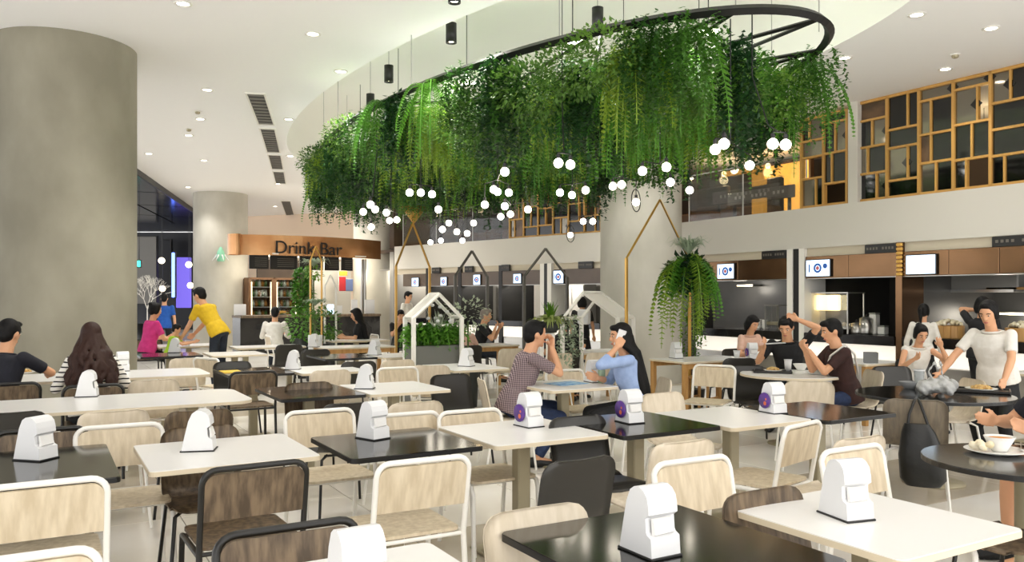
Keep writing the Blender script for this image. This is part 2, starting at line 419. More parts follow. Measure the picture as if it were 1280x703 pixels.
# =================================================================== STALLS AND UPPER FLOOR
def sgn(W, px, d=0): return W.s_of(px, d)[0]
def wthing(W, name, label, cat, a, depth, z, group=None): return thing(name, label, cat, W.loc(a, depth, z), W.rz, group)
M['screen'] = mat('screen_glow', '#cfe4f5', .3, emit=1.5, emitc='#cfe6ff'); M['navy'] = mat('print_navy', '#24477e', .4, emit=.5, emitc='#2f5fae')
M['printpink'] = mat('print_red', '#b05a5a', .4, emit=.4); M['sign'] = mat('sign_black', '#141312', .4); M['signtext'] = mat('sign_text', '#6b655c', .5)
M['litpanel'] = mat('lit_white_panel', '#fbf7ee', .5, emit=.6, emitc='#fff6e8')
M['glass'] = mat('clear_glass', '#e8f0ee', .03, trans=1, alpha=.35); M['darkglass'] = mat('dark_glass', '#0d0c0b', .06, spec=.7)
M['mirror'] = mat('smoked_mirror', '#8a8478', .08, metal=.85); M['warmpane'] = mat('brown_pane', '#6d533a', .25, noise=('#4d3a28', 1.5, (1, 1, 1), 2))
M['food'] = mat('white_food', '#efe6cf', .7, noise=('#d9c9a0', 9, (1, 1, 1), 3)); M['heat'] = mat('heat_lamp_panel', '#fff0c4', .5, emit=2.2, emitc='#ffe6a8')
M['wood_brown'] = mat('brown_wood', '#6b4a2e', .5); M['ceramic'] = mat('ceramic', '#eceae4', .25)
def menu_screen(W, px0, py0, px1, py1, label, group, pattern=True):
    a1, zt = W.sz(px0, py0, .05); a0, zb = W.sz(px1, py1, .05)
    w, h = abs(a1-a0), abs(zt-zb)
    t = wthing(W, 'menu_screen', label, 'screen', (a0+a1)/2, .05, (zt+zb)/2, group)
    MB().cbox((0, -.02, 0), (w+.03, .04, h+.03), .006).build('bezel', 'black', t)
    MB().box((0, .002, 0), (w, .006, h)).build('display', 'screen', t)
    if pattern:
        T = Matrix.Translation((0, .006, 0)) @ Matrix.Rotation(-PI/2, 4, 'X')
        MB().lathe([(h*.30, 0), (h*.30, .004), (h*.17, .004), (h*.17, 0)], 20, T=T, caps=False).build('printed_plate', 'navy', t)
        MB().lathe([(h*.13, .003), (.001, .004)], 14, T=T, caps=False).build('printed_dish', 'printpink', t)
        if w > 1.4*h:
            T2 = Matrix.Translation((-w*.32, .006, h*.12)) @ Matrix.Rotation(-PI/2, 4, 'X')
            MB().lathe([(h*.16, 0), (h*.16, .004), (.001, .004)], 14, T=T2, caps=False).build('printed_dish', 'navy', t)
        MB().box((w*.36, .006, 0), (w*.06, .003, h*.5)).build('printed_column', 'navy', t)
def black_sign(W, px0, px1, z0, z1, label, group):
    a1, a0 = sgn(W, px0), sgn(W, px1); w = a1-a0
    t = wthing(W, 'stall_sign', label, 'sign', (a0+a1)/2, .02, (z0+z1)/2, group)
    MB().cbox((0, 0, 0), (w, .05, z1-z0), .005).build('board', 'sign', t)
    b = MB(); n = 9
    for i in range(n):
        if i != 4: b.box((-w*.4+w*.8*i/(n-1), .027, .005), (w*.055, .004, (z1-z0)*.28))
    b.build('lettering', 'signtext', t)
def hood(W, a0, a1, z0, z1, m, label, group, panels=2):
    t = wthing(W, 'stall_hood', label, 'hood', (a0+a1)/2, 0, z0, group); w = a1-a0
    for i in range(panels):
        MB().cbox((-w/2+w*(i+.5)/panels, -.12, (z1-z0)/2), (w/panels-.006, .26, z1-z0), .006).build('panel', m, t)
    MB().box((0, -.13, -.004), (w, .24, .012)).build('bottom_rail', 'steel', t)
def counter(W, a0, a1, label, group):
    w = a1-a0; t = wthing(W, 'stall_counter', label, 'counter', (a0+a1)/2, 0, 0, group)
    MB().cbox((0, -.25, .875), (w-.01, .62, .15), .01).build('countertop', 'blackgloss', t)
    MB().box((0, -.27, .66), (w-.03, .50, .27)).build('lit_panel', 'litpanel', t)
    MB().box((0, -.28, .29), (w-.02, .52, .44)).build('lower_panel', 'steel', t)
    MB().box((0, -.3, .035), (w-.02, .46, .07)).build('plinth', 'black', t)
def pillar(W, px0, px1, m, name='trim_4', d0=-.5, d1=.02, z1=2.37):
    a1, a0 = sgn(W, px0), sgn(W, px1)
    return struct(wbox(W, name, m, (a0, d0, 0), (a1, d1, z1)))
# ---- right hand stalls
for px0, px1, m in ((985, 992, 'white_paint'), (992, 1000, 'black'), (1000, 1007, 'white_paint'), (1121, 1129, 'copper_dark'), (860, 868, 'black')): pillar(WR, px0, px1, m, d1=.03 if m != 'black' else .01)
struct(wbox(WR, 'wall_partition', 'dkw', (sgn(WR, 1000), -2.4, 0), (sgn(WR, 992), -.5, 2.37)))
struct(wbox(WR, 'wall_partition', 'dkw', (sgn(WR, 1127), -2.4, 0), (sgn(WR, 1122), -.5, 2.37)))
struct(wbox(WR, 'ceiling_kitchen', 'black', (S0, -2.4, 2.37), (15.3, -.3, 2.4)))
struct(wbox(WB, 'ceiling_kitchen', 'midgrey', (-1, -2.1, 2.37), (LB+2.4, -.3, 2.4)))
ST = ((868, 985, 'with the fern in front'), (1007, 1121, 'between the white pillar and the bronze pillar'), (1129, 1400, 'where the white-shirted customer stands'))
for px0, px1, la in ST:
    a1, a0 = sgn(WR, px0), max(sgn(WR, px1), S0)
    hood(WR, a0, a1, 1.86, 2.225, 'copper_dark', 'polished bronze hood panel of the stall '+la, 'stall hoods', 2 if px1 < 1200 else 4)
    counter(WR, a0, a1, 'black stall counter with white lit front, '+la, 'stall counters')
menu_screen(WR, 897, 331, 917, 348, 'small lit menu screen on the bronze hood behind the hanging fern', 'menu screens')
menu_screen(WR, 1008, 326, 1037, 345, 'lit menu screen with dark round dishes next to the white pillar', 'menu screens')
menu_screen(WR, 1133, 320, 1169, 342, 'blank pale blue menu screen on the bronze hood', 'menu screens', False)
black_sign(WR, 954, 984, 2.22, 2.36, 'black stall sign at the top of the white pillar', 'stall signs')
black_sign(WR, 1083, 1122, 2.22, 2.36, 'black stall sign next to the ribbed gold strip', 'stall signs')
black_sign(WR, 1242, 1310, 2.22, 2.36, 'long black stall sign past the blank screen', 'stall signs')
t = wthing(WR, 'ribbed_strip', 'ribbed gold metal strip between two bronze hoods', 'strip', sgn(WR, 1126), .03, 1.86)
rib = MB().cbox((0, 0, .03), (.10, .05, .055), .012).mesh('rib', 'gold')
for i in range(8): link('rib', rib, t, (0, 0, i*.063))
# kitchen things
def kpos(px, py, depth, z): a, D = WR.s_of(px, depth); return WR.loc(a, depth, z)
def pot(loc, r, h, m, label, lid=True):
    t = thing('cooking_pot', label, 'pot', loc)
    MB().lathe([(.001, 0), (r*.96, 0), (r, .02), (r, h), (r-.006, h), (r-.01, .03), (.001, .03)], 24, caps=False).build('body', m, t)
    if lid:
        MB().lathe([(r+.004, h), (r*.9, h+.02), (r*.3, h+.04), (.001, h+.042)], 24, caps=False).build('lid', m, t)
        MB().sphere((0, 0, h+.06), .02, 8, 6).build('knob', 'black', t)
    for s in (-1, 1): MB().tube([(s*r, -.04, h*.75), (s*(r+.035), -.03, h*.75), (s*(r+.035), .03, h*.75), (s*r, .04, h*.75)], .007, 6).build('handle', m, t)
    return t
pot(kpos(1083, 0, -.32, .95), .11, .24, 'steel', 'tall steel cooking pot on the counter by the glass food cabinet')
pot(kpos(1071, 0, -.3, .95), .09, .15, 'steel', 'small steel cooking pot beside the glass food cabinet')
t = thing('food_cabinet', 'glass food cabinet with a lit pale panel, on the black counter', 'cabinet', kpos(1043, 0, -.35, .95), WR.rz)
wdt = abs(sgn(WR, 1018)-sgn(WR, 1072))
for sx in (-1, 1):
    for sy in (-1, 1): MB().box((sx*wdt/2, sy*.2, .33), (.02, .02, .66)).build('post', 'steel', t)
MB().box((0, 0, .665), (wdt+.03, .43, .02)).build('top_panel', 'steel', t)
MB().box((0, 0, .09), (wdt, .4, .03)).build('shelf', 'steel', t)
MB().box((0, .2, .36), (wdt-.02, .005, .56)).build('front_pane', 'glass', t)
MB().cbox((wdt*.12, .05, .50), (wdt*.62, .06, .26), .02).build('lit_panel', 'heat', t)
b = MB()
for i in range(40): b.sphere((random.uniform(-wdt/2+.05, wdt/2-.05), random.uniform(-.15, .15), .115+random.uniform(0, .02)), random.uniform(.02, .04), 8, 5)
o = b.build('food_heap', 'food', t); o['kind'] = 'stuff'
def bucket(loc, label):
    t = thing('wooden_tub', label, 'tub', loc)
    for i in range(14):
        a = 2*PI*i/14; T = Matrix.Rotation(a, 4, 'Z') @ Matrix.Translation((.19, 0, .09))
        MB().cbox((0, 0, 0), (.022, .086, .18), .004, T=T).build('stave', 'oak', t)
    MB().lathe([(.001, 0), (.19, 0), (.19, .02), (.001, .02)], 20, caps=False).build('base', 'oak', t)
    b = MB()
    for i in range(60):
        a, r = random.uniform(0, 2*PI), .17*math.sqrt(random.random()); b.sphere((r*math.cos(a), r*math.sin(a), .19+.06*(1-(r/.17)**2)), random.uniform(.02, .035), 8, 5)
    o = b.build('food_heap', 'food', t); o['kind'] = 'stuff'
bucket(kpos(1186, 0, -.25, .95), 'round wooden tub heaped with white food on the counter')
bucket(kpos(1278, 0, -.25, .95), 'round wooden tub heaped with white food behind the standing woman')
def stack(loc, r, n, label, m='ceramic'):
    for i in range(n):
        t = MB().lathe([(.001, 0), (r*.6, 0), (r*.62, .01), (r, .05), (r-.005, .05), (r*.55, .014), (.001, .014)], 18, caps=False).build('bowl', m, None, (loc[0], loc[1], loc[2]+i*.022))
        tag(t, label, 'bowl', label)
for px, la in ((938, 'white bowl in the stack nearest the fern'), (947, 'white bowl in the middle stack on the stall counter'), (957, 'white bowl in the stack beside the glass case')): stack(kpos(px, 0, -.3, .95), .07, 7, la)
t = thing('glass_case', 'small glass display case at the end of the stall counter', 'case', kpos(972, 0, -.35, .95), WR.rz)
for sx in (-1, 1):
    for sy in (-1, 1): MB().box((sx*.15, sy*.15, .22), (.015, .015, .44)).build('post', 'steel', t)
MB().box((0, 0, .445), (.33, .33, .015)).build('top_panel', 'steel', t); MB().box((0, .15, .24), (.29, .004, .38)).build('front_pane', 'glass', t)
MB().cbox((0, 0, .12), (.28, .28, .06), .01).build('tray', 'food', t)
def canister(px, h, la):
    t = thing('canister', la, 'canister', kpos(px, 0, -.4, .95)); MB().cbox((0, 0, h/2), (.12, .12, h), .01).build('body', 'ceramic', t); MB().cbox((0, 0, h+.012), (.125, .125, .024), .006).build('lid', 'midgrey', t)
canister(1093, .32, 'tall white canister behind the steel pot'); canister(1104, .12, 'low white box beside the tall canister')
a, D = WR.s_of(1256, -1.4)
t = thing('wall_shelf', 'short wooden shelf inside the stall above the standing woman', 'shelf', WR.loc(a-.6, -1.4, zat(361, D)), WR.rz)
MB().cbox((0, 0, 0), (1.6, .3, .04), .005).build('board', 'oak', t)
for s in (-1, 1): MB().box((s*.6, -.12, .2), (.03, .03, .45)).build('bracket', 'black', t)
o = MB().lathe([(.001, 0), (.06, 0), (.062, .26), (.04, .3), (.03, .34), (.001, .34)], 16, caps=False).build('bottle', 'ceramic', None, WR.loc(a-.15, -1.38, zat(361, D)+.021)); tag(o, 'pale bottle on the wooden shelf in the stall', 'bottle')
# kitchen hood lamp and light tube inside the stall
t = wthing(WR, 'range_hood', 'steel range hood at the back of the stall', 'range hood', sgn(WR, 1222, -1.6), -1.6, 1.62)
MB().cbox((0, 0, .14), (1.6, .7, .28), .02).build('body', 'midgrey', t); MB().box((0, .36, .02), (1.5, .02, .04)).build('front_lip', 'steel', t)
for px, z in ((1262, 1.28), (1045, 1.8), (930, 1.8)):
    a, D = WR.s_of(px, -2.1); t = wthing(WR, 'light_tube', 'short lit tube lamp on the kitchen wall at '+{1262: 'the shelf', 1045: 'the food cabinet', 930: 'the bowl stacks'}[px], 'lamp', a, -2.1, z)
    MB().cyl((-.2, 0, 0), (.2, 0, 0), .015, n=10).build('tube', 'heat', t); MB().box((0, -.16, 0), (.46, .28, .04)).build('holder', 'steel', t)
    ld = bpy.data.lights.new('tube_light', 'POINT'); ld.energy = 12; ld.color = (1, .92, .78); ld.shadow_soft_size = .15
    lo = bpy.data.objects.new('glow', ld); COL.objects.link(lo); lo.parent = t; lo.location = (0, .12, -.05)
# ---- far stalls
M['brown_hood'] = mat('brown_hood_panel', '#5a4a3d', .35, noise=('#4a3c31', 1.0, (1, 1, 1), 3)); M['counter_white'] = mat('counter_white', '#e6e2da', .5)
far = ((504, 533), (536, 573), (577, 624), (628, 676), (692, 752))
FL = ('beside the gold frame', 'second from the gold frame', 'between the graphite frames', 'with the grey-blue kitchen', 'next to the concrete column')
for k, (px0, px1) in enumerate(far):
    a1, a0 = sgn(WB, px0), sgn(WB, px1)
    hood(WB, a0, a1, 1.86, 2.22, 'brown_hood', 'brown metal hood of the far stall '+FL[k], 'far stall hoods', 1)
    counter(WB, a0, a1, 'low dark counter of the far stall '+FL[k], 'far stall counters')
for px0, px1 in ((533, 536), (573, 577), (624, 628)): pillar(WB, px0, px1, 'black', z1=2.37, d0=-1.2)
for px0, px1, m in ((677, 682, 'white_paint'), (682, 686, 'black'), (686, 691, 'white_paint')): pillar(WB, px0, px1, m, d1=.06)
for k, (x0, y0, x1, y1) in enumerate(((515, 348, 523, 358), (551, 347, 558, 357), (592, 344, 600, 356), (642, 343, 651, 354), (692, 339, 704, 354))):
    menu_screen(WB, x0, y0, x1, y1, 'tiny blue menu screen on the far stall '+FL[k], 'far menu screens')
for k, (x0, x1) in enumerate(((541, 551), (582, 592), (628, 638), (724, 742))):
    black_sign(WB, x0, x1, 2.22, 2.38, 'small dark sign box above the far stall '+FL[k+1], 'far stall signs')
for k, px in enumerate((520, 556, 598, 655, 720)):
    a, D = WB.s_of(px, -1.6); t = wthing(WB, 'kitchen_cabinet', 'tall pale kitchen cabinet at the back of the far stall '+FL[k], 'cabinet', a, -1.7, 0, 'far kitchen cabinets')
    MB().cbox((0, 0, .95), (.8, .5, 1.9), .01).build('body', 'counter_white' if k == 3 else 'midgrey', t)
    for s in (-1, 1): MB().cbox((s*.2, .26, .95), (.37, .02, 1.8), .004).build('door', 'counter_white' if k in (3, 4) else 'beige', t)
    ld = bpy.data.lights.new('kitchen_lamp', 'POINT'); ld.energy = 60; ld.color = (1, .94, .85); ld.shadow_soft_size = .3
    lt = wthing(WB, 'kitchen_lamp', 'small ceiling lamp in the far stall '+FL[k], 'lamp', a, -1.0, 2.33, 'far kitchen lamps')
    MB().lathe([(.001, .03), (.09, .03), (.09, 0), (.001, -.005)], 16, caps=False).build('diffuser', 'heat', lt)
    lo = bpy.data.objects.new('glow', ld); COL.objects.link(lo); lo.parent = lt; lo.location = (0, 0, -.1)

# ---- gold lattice screens of the upper floor
UB = {}
def ubox(m):
    if m not in UB: UB[m] = MB().box((0, 0, 0), (1, 1, 1)).mesh('unit', m)
    return UB[m]
def bar(t, name, m, p, q):
    o = link(name, ubox(m), t, [(i+j)/2 for i, j in zip(p, q)]); o.scale = [max(abs(j-i), .001) for i, j in zip(p, q)]; return o
def lattice(W, px0, px1, z0, z1, cw, seed, label, depth=-.1):
    rnd = random.Random(seed); a1, a0 = sgn(W, px0, depth), sgn(W, px1, depth); w = a1-a0
    t = wthing(W, 'lattice_screen', label, 'screen', a0, depth, z0); h = z1-z0
    n = max(1, round(w/cw)); xs = [w*i/n for i in range(n+1)]; q = .022
    for x in xs: bar(t, 'upright', 'goldwood', (x-q, -.04, 0), (x+q, .04, h))
    for z in (q, h-q): bar(t, 'rail', 'goldwood', (0, -.04, z-q), (w, .04, z+q))
    kinds = ['darkglass', 'darkglass', 'darkglass', 'mirror', 'mirror', 'warmpane', 'darkglass', None]
    for i in range(n):
        zs = [0]; ph = rnd.random()*.25
        z = .26+ph
        while z < h-.12: zs.append(z); z += rnd.choice((.28, .36, .42, .5))
        zs.append(h)
        for k in range(len(zs)-1):
            if k: bar(t, 'rail', 'goldwood', (xs[i], -.035, zs[k]-q*.8), (xs[i+1], .035, zs[k]+q*.8))
            cells = [(xs[i]+q, xs[i+1]-q)]
            if zs[k+1]-zs[k] > .38 or rnd.random() < .15:
                m = xs[i]+(xs[i+1]-xs[i])*rnd.choice((.35, .5, .65)); bar(t, 'upright', 'goldwood', (m-q*.7, -.03, zs[k]), (m+q*.7, .03, zs[k+1]))
                cells = [(xs[i]+q, m-q), (m+q, xs[i+1]-q)]
            for c0, c1 in cells:
                kd = rnd.choice(kinds)
                if kd: bar(t, 'pane', kd, (c0, -.012, zs[k]+q), (c1, .004, zs[k+1]-q))
                if kd == 'mirror' and rnd.random() < .5:
                    o = bar(t, 'diamond_inlay', 'darkglass', (c0-.06, .006, (zs[k]+zs[k+1])/2-.06), (c0+.06, .012, (zs[k]+zs[k+1])/2+.06)); o.rotation_euler = (0, PI/4, 0)
    return t
lattice(WR, 1073, 1345, 3.05, CEIL-.005, .5, 3, 'large gold lattice screen of dark and mirrored panes under the ceiling')
lattice(WR, 1003, 1060, 3.05, CEIL-.06, .42, 11, 'narrow gold lattice screen beside the upper lounge')
lattice(WB, 638, 752, 3.05, CEIL-.01, .5, 5, 'gold lattice screen above the far stalls, half behind the plants')
struct(wbox(WR, 'wall_pier', 'white_wall', (sgn(WR, 1072), -.3, 3.05), (sgn(WR, 1060), 0, CEIL)))
# glass railing of the upper lounge
def railing(W, px0, px1, label, k):
    a1, a0 = sgn(W, px0), sgn(W, px1); w = a1-a0; t = wthing(W, 'glass_railing', label, 'railing', a0, -.12, 3.05)
    n = max(2, round(w/1.3))
    for i in range(n):
        MB().box((w*(i+.5)/n, 0, .45), (w/n-.03, .014, .88)).build('pane', 'glass', t)
    for i in range(n+1): MB().cyl((w*i/n, 0, 0), (w*i/n, 0, .93), .015, n=8).build('post', 'steel', t)
    MB().cyl((0, 0, .93), (w, 0, .93), .02, n=8).build('handrail', 'steel', t)
railing(WR, 856, 1002, 'glass railing of the upper lounge behind the globe lamps', 0)
railing(WB, 500, 637, 'glass railing above the far stalls behind the plants', 0)
# upper lounge: glowing warm wall with a counter sign, chairs behind the rail
M['warmglow'] = mat('warm_lit_wall', '#e0a040', .6, emit=1.2, emitc='#ffb84a')
a, D = WR.s_of(985, -2.9)
t = wthing(WR, 'light_box', 'glowing amber light box in the upper lounge beside the lattice', 'light box', a, -2.9, 3.0)
MB().cbox((0, 0, .75), (1.3, .12, 1.5), .01).build('box', 'wood_brown', t); MB().box((0, .065, .75), (1.2, .01, 1.4)).build('diffuser', 'warmglow', t)
a, D = WR.s_of(950, -1.0)
t = wthing(WR, 'lounge_sign', 'long taupe signboard in the upper lounge behind the rail', 'sign', a, -1.0, 3.42)
MB().cbox((0, 0, .12), (1.7, .06, .24), .01).build('board', 'midgrey', t)
b = MB()
for i in range(12):
    if i % 5 != 3: b.box((-.6+i*.11, .034, .13), (.05, .006, .06))
b.build('lettering', 'white_paint', t)
for s in (-1, 1): MB().box((s*.7, -.03, -.21), (.05, .05, .44)).build('post', 'black', t)
for k, px in enumerate((875, 938, 600, 655)):
    W = WR if px > 700 else WB; a, D = W.s_of(px, -1.8); t = wthing(W, 'lounge_booth', 'dark upholstered booth seat behind the glass rail '+('of the upper lounge', 'next to the taupe signboard', 'above the far stall hoods', 'left of the far lattice')[k], 'booth', a, -1.8, 3.0)
    MB().cbox((0, 0, .22), (1.2, .6, .44), .03).build('seat', 'wood_brown', t); MB().cbox((0, -.3, .55), (1.2, .14, 1.0), .03).build('backrest', 'black_shell', t)
for k, (W, px, z) in enumerate(((WR, 905, 4.4), (WR, 960, 4.4), (WR, 1120, 4.4), (WR, 1230, 4.4), (WB, 600, 4.4), (WB, 700, 4.4))):
    a, D = W.s_of(px, -2.2); t = wthing(W, 'lounge_pendant', 'small warm pendant lamp in the upper room '+('behind the fern', 'by the amber box', 'behind the wide lattice', 'at the far end of the wide lattice', 'above the dark booth', 'behind the half-hidden lattice')[k], 'lamp', a, -2.2, z)
    MB().sphere((0, 0, -.06), .06, 12, 8).build('bulb', 'heat', t); MB().cyl((0, 0, 0), (0, 0, CEIL-z), .005, n=6).build('cord', 'black', t)
    ld = bpy.data.lights.new('pendant_light', 'POINT'); ld.energy = 14; ld.color = (1, .75, .42); ld.shadow_soft_size = .1
    lo = bpy.data.objects.new('glow', ld); COL.objects.link(lo); lo.parent = t; lo.location = (0, 0, -.2)

# =================================================================== DRINKS BAR
p0, p1 = atD(294, 22.2, 0), atD(476, 24.9, 0)
WK = WallFrame((p1.x, p1.y), (p0.x-p1.x, p0.y-p1.y)); LK = (p0-p1).length
t = wthing(WK, 'bar_sign', 'copper strip sign reading Drink Bar above the drinks counter', 'sign', LK/2, 0, 2.70)
zs0, zs1 = 0, .56
n = 26; ring = []
band = MB()
for i in range(n):
    x0, x1 = -LK/2+LK*i/n, -LK/2+LK*(i+1)/n; bow = lambda x: .55*(1-(2*x/LK)**2)
    v = [(x0, bow(x0), zs0), (x1, bow(x1), zs0), (x1, bow(x1), zs1), (x0, bow(x0), zs1), (x0, bow(x0)-.06, zs0), (x1, bow(x1)-.06, zs0), (x1, bow(x1)-.06, zs1), (x0, bow(x0)-.06, zs1)]
    band.add(v, [(0, 1, 2, 3), (5, 4, 7, 6), (4, 5, 1, 0), (3, 2, 6, 7), (1, 5, 6, 2), (4, 0, 3, 7)], 0, False)
band.build('copper_band', 'copper', t)
b = MB()                                           # the rolled end of the strip
for k in range(3):
    r = .30-.09*k
    pts = [(r*math.cos(a_)*.55, r*math.sin(a_)) for a_ in [PI*2*j/20 for j in range(21)]]
    for j in range(20):
        (xa, ya), (xb, yb) = pts[j], pts[j+1]; X = LK/2+.02+.02*k; 
        b.add([(X+xa, ya, zs0+.01*k), (X+xb, yb, zs0+.01*k), (X+xb, yb, zs1-.01*k), (X+xa, ya, zs1-.01*k)], [(0, 1, 2, 3)])
b.build('rolled_end', 'copper', t)
MB().box((-.1, -.55, .045), (LK-1.6, 1.9, .04)).build('canopy_panel', 'white_wall', t)
tcv = bpy.data.curves.new('lettering', 'FONT'); tcv.body = 'Drink Bar'; tcv.size = .50; tcv.extrude = .015; tcv.align_x = 'CENTER'; tcv.align_y = 'CENTER'
tcv.materials.append(M['black'])
tob = bpy.data.objects.new('tmp_text', tcv); COL.objects.link(tob); dg = bpy.context.evaluated_depsgraph_get(); tme = bpy.data.meshes.new_from_object(tob.evaluated_get(dg)); bpy.data.objects.remove(tob)
to = link('lettering', tme, t); to.location = (.35, .60, .2); to.rotation_euler = (PI/2, 0, PI)
# menu boards, fridges, counter
def wk(px, d): return WK.s_of(px, d)[0]
for k, (x0, x1) in enumerate(((311, 336), (337, 372), (374, 404), (405, 424), (426, 441))):
    a1, a0 = wk(x0, .1), wk(x1, .1); t = wthing(WK, 'menu_board', 'black menu board hanging under the copper sign, ' + ('by the concrete column', 'second from the column', 'in the middle', 'behind the white frame', 'shortest, by the posters')[k], 'menu board', (a0+a1)/2, .1, 2.325, 'bar menu boards')
    MB().cbox((0, 0, .2), (a1-a0-.02, .04, .40), .005).build('board', 'sign', t)
    b = MB()
    for i in range(5): b.box((-.05, .022, .08+i*.055), ((a1-a0)*.6, .003, .012))
    b.build('menu_lines', 'signtext', t)
M['bottle1'] = mat('bottle_green', '#3f6a35', .2); M['bottle2'] = mat('bottle_amber', '#a3702c', .2); M['bottle3'] = mat('bottle_clear', '#c8d2c8', .15)
M['fridgeglow'] = mat('fridge_light', '#fff6dd', .5, emit=2.0, emitc='#fff0cc')
def fridge(px0, px1, la, d=-1.6):
    a1, a0 = wk(px0, d), wk(px1, d); w = a1-a0; t = wthing(WK, 'drinks_fridge', la, 'fridge', (a0+a1)/2, d, 0, 'bar fridges')
    MB().box((0, -.5, 1.0), (w, .05, 2.1)).build('back_panel', 'wood_brown', t)
    for s in (-1, 1):
        MB().box((s*w/2, -.25, 1.05), (.07, .55, 2.1)).build('side_panel', 'wood_brown', t)
        MB().box((s*(w/2-.06), .0, 1.45), (.025, .02, 1.1)).build('light_strip', 'fridgeglow', t)
    MB().box((0, -.25, 2.1), (w, .55, .06)).build('top_panel', 'wood_brown', t)
    for k in range(4):
        z = .95+.3*k; MB().box((0, -.25, z), (w-.08, .45, .02)).build('shelf', 'steel', t)
        for i in range(5):
            x = -w/2+.16+(w-.32)*i/4
            o = MB().lathe([(.001, 0), (.035, 0), (.035, .12), (.014, .17), (.014, .21), (.001, .21)], 10, caps=False).build('bottle', ('bottle1', 'bottle2', 'bottle3')[(i+k) % 3], None, WK.loc((a0+a1)/2+x, d-.15, z+.01), 0)
            tag(o, 'small bottle on the lit shelves of the bar fridge', 'bottle', 'bottles in the bar fridges')
    MB().box((0, .02, 1.1), (w-.1, .01, 1.9)).build('door_pane', 'glass', t)
fridge(312, 341, 'tall brown drinks fridge full of bottles, by the concrete column'); fridge(344, 372, 'tall brown drinks fridge full of bottles, behind the climbing plant')
a1, a0 = wk(296, .35), wk(470, .35); w = a1-a0
t = wthing(WK, 'bar_counter', 'long dark stone bar counter under the copper sign', 'counter', (a0+a1)/2, .35, 0)
M['darkstone'] = mat('dark_stone', '#151413', .25, noise=('#2b2927', 2.5, (1, 1, 1), 6))
MB().cbox((0, -.05, 1.02), (w, .75, .07), .01).build('countertop', 'walnut', t)
for i in range(5): MB().box((-w/2+w*(i+.5)/5, -.05, .5), (w/5-.01, .62, .98)).build('front_panel', 'darkstone', t)
for k, (px, h, ww, m, la) in enumerate(((300, .3, .32, 'paper', 'white card stand at the column end of the bar counter'), (349, .16, .3, 'gold', 'yellow tray on the bar counter'), (413, .28, .2, 'screen', 'small blue lit tablet on the bar counter'), (424, .25, .18, 'paper', 'white paper cup carton on the bar counter'), (443, .42, .2, 'paper', 'tall white card stand on the bar counter'), (462, .42, .32, 'paper', 'large white panel at the right end of the bar counter'))):
    a, D = WK.s_of(px, .4); t = wthing(WK, 'counter_item', la, 'card stand' if m == 'paper' else ('tray' if m == 'gold' else 'tablet'), a, .4, 1.055)
    t.name = {'paper': 'card_stand', 'gold': 'serving_tray', 'screen': 'tablet'}[m]
    MB().cbox((0, 0, h/2), (ww, .03 if m != 'gold' else .25, h if m != 'gold' else .06), .004).build('panel', m, t); MB().cbox((0, 0, .006), (ww*.9, .12, .012), .003).build('foot', 'midgrey', t)
# posters beside the bar
M['poster_red'] = mat('poster_red', '#a3242c', .6); M['poster_yellow'] = mat('poster_yellow', '#e0a53a', .6); M['poster_blue'] = mat('poster_blue', '#5b6c98', .6)
for k, (x0, y0, x1, y1, m) in enumerate(((424, 339, 434, 345, 'poster_yellow'), (424, 346, 432, 364, 'poster_red'), (432, 349, 441, 364, 'poster_blue'))):
    (a1, zt), (a0, zb) = WK.sz(x0, y0, -1.2), WK.sz(x1, y1, -1.2); t = wthing(WK, 'poster', ('yellow', 'red', 'blue grey')[k]+' poster panel at the right side of the bar', 'poster', (a0+a1)/2, -1.2, zb)
    MB().cbox((0, 0, (zt-zb)/2), (a1-a0, .03, zt-zb), .004).build('print', m, t); MB().box((0, -.03, (zt-zb)/2), (a1-a0+.02, .03, zt-zb+.02)).build('backing', 'white_paint', t)
t = wthing(WK, 'bar_backdrop', 'dark back panel of the drinks bar behind posters and fridges', 'panel', LK/2, -2.2, 0)
MB().box((-LK*.02, -.05, 1.35), (LK*.40, .08, 2.7)).build('panel', 'dkb', t); MB().box((-LK*.37, -.05, 1.35), (LK*.3, .08, 2.7)).build('side_panel', 'white_wall', t)
for px in (452, 456):
    a, D = WK.s_of(px, -.3); o = MB().cyl((0, 0, 0), (0, 0, 2.7), .05, n=14).build('support_pole', 'steel', None, WK.loc(a, -.3, 0)); tag(o, 'slim steel pole under the right end of the copper sign', 'pole', 'sign poles')
for k, px in enumerate((330, 380, 430)):
    a, D = WK.s_of(px, -.6); t = wthing(WK, 'bar_lamp', 'small lit ceiling lamp over the drinks bar, '+('column side', 'middle', 'poster side')[k], 'lamp', a, -.6, 2.63)
    MB().lathe([(.001, .1), (.07, .1), (.07, 0), (.001, -.002)], 14, caps=False).build('shade', 'heat', t)
    ld = bpy.data.lights.new('bar_light', 'POINT'); ld.energy = 40; ld.color = (1, .9, .72); ld.shadow_soft_size = .1
    lo = bpy.data.objects.new('glow', ld); COL.objects.link(lo); lo.parent = t; lo.location = (0, .1, -.12)

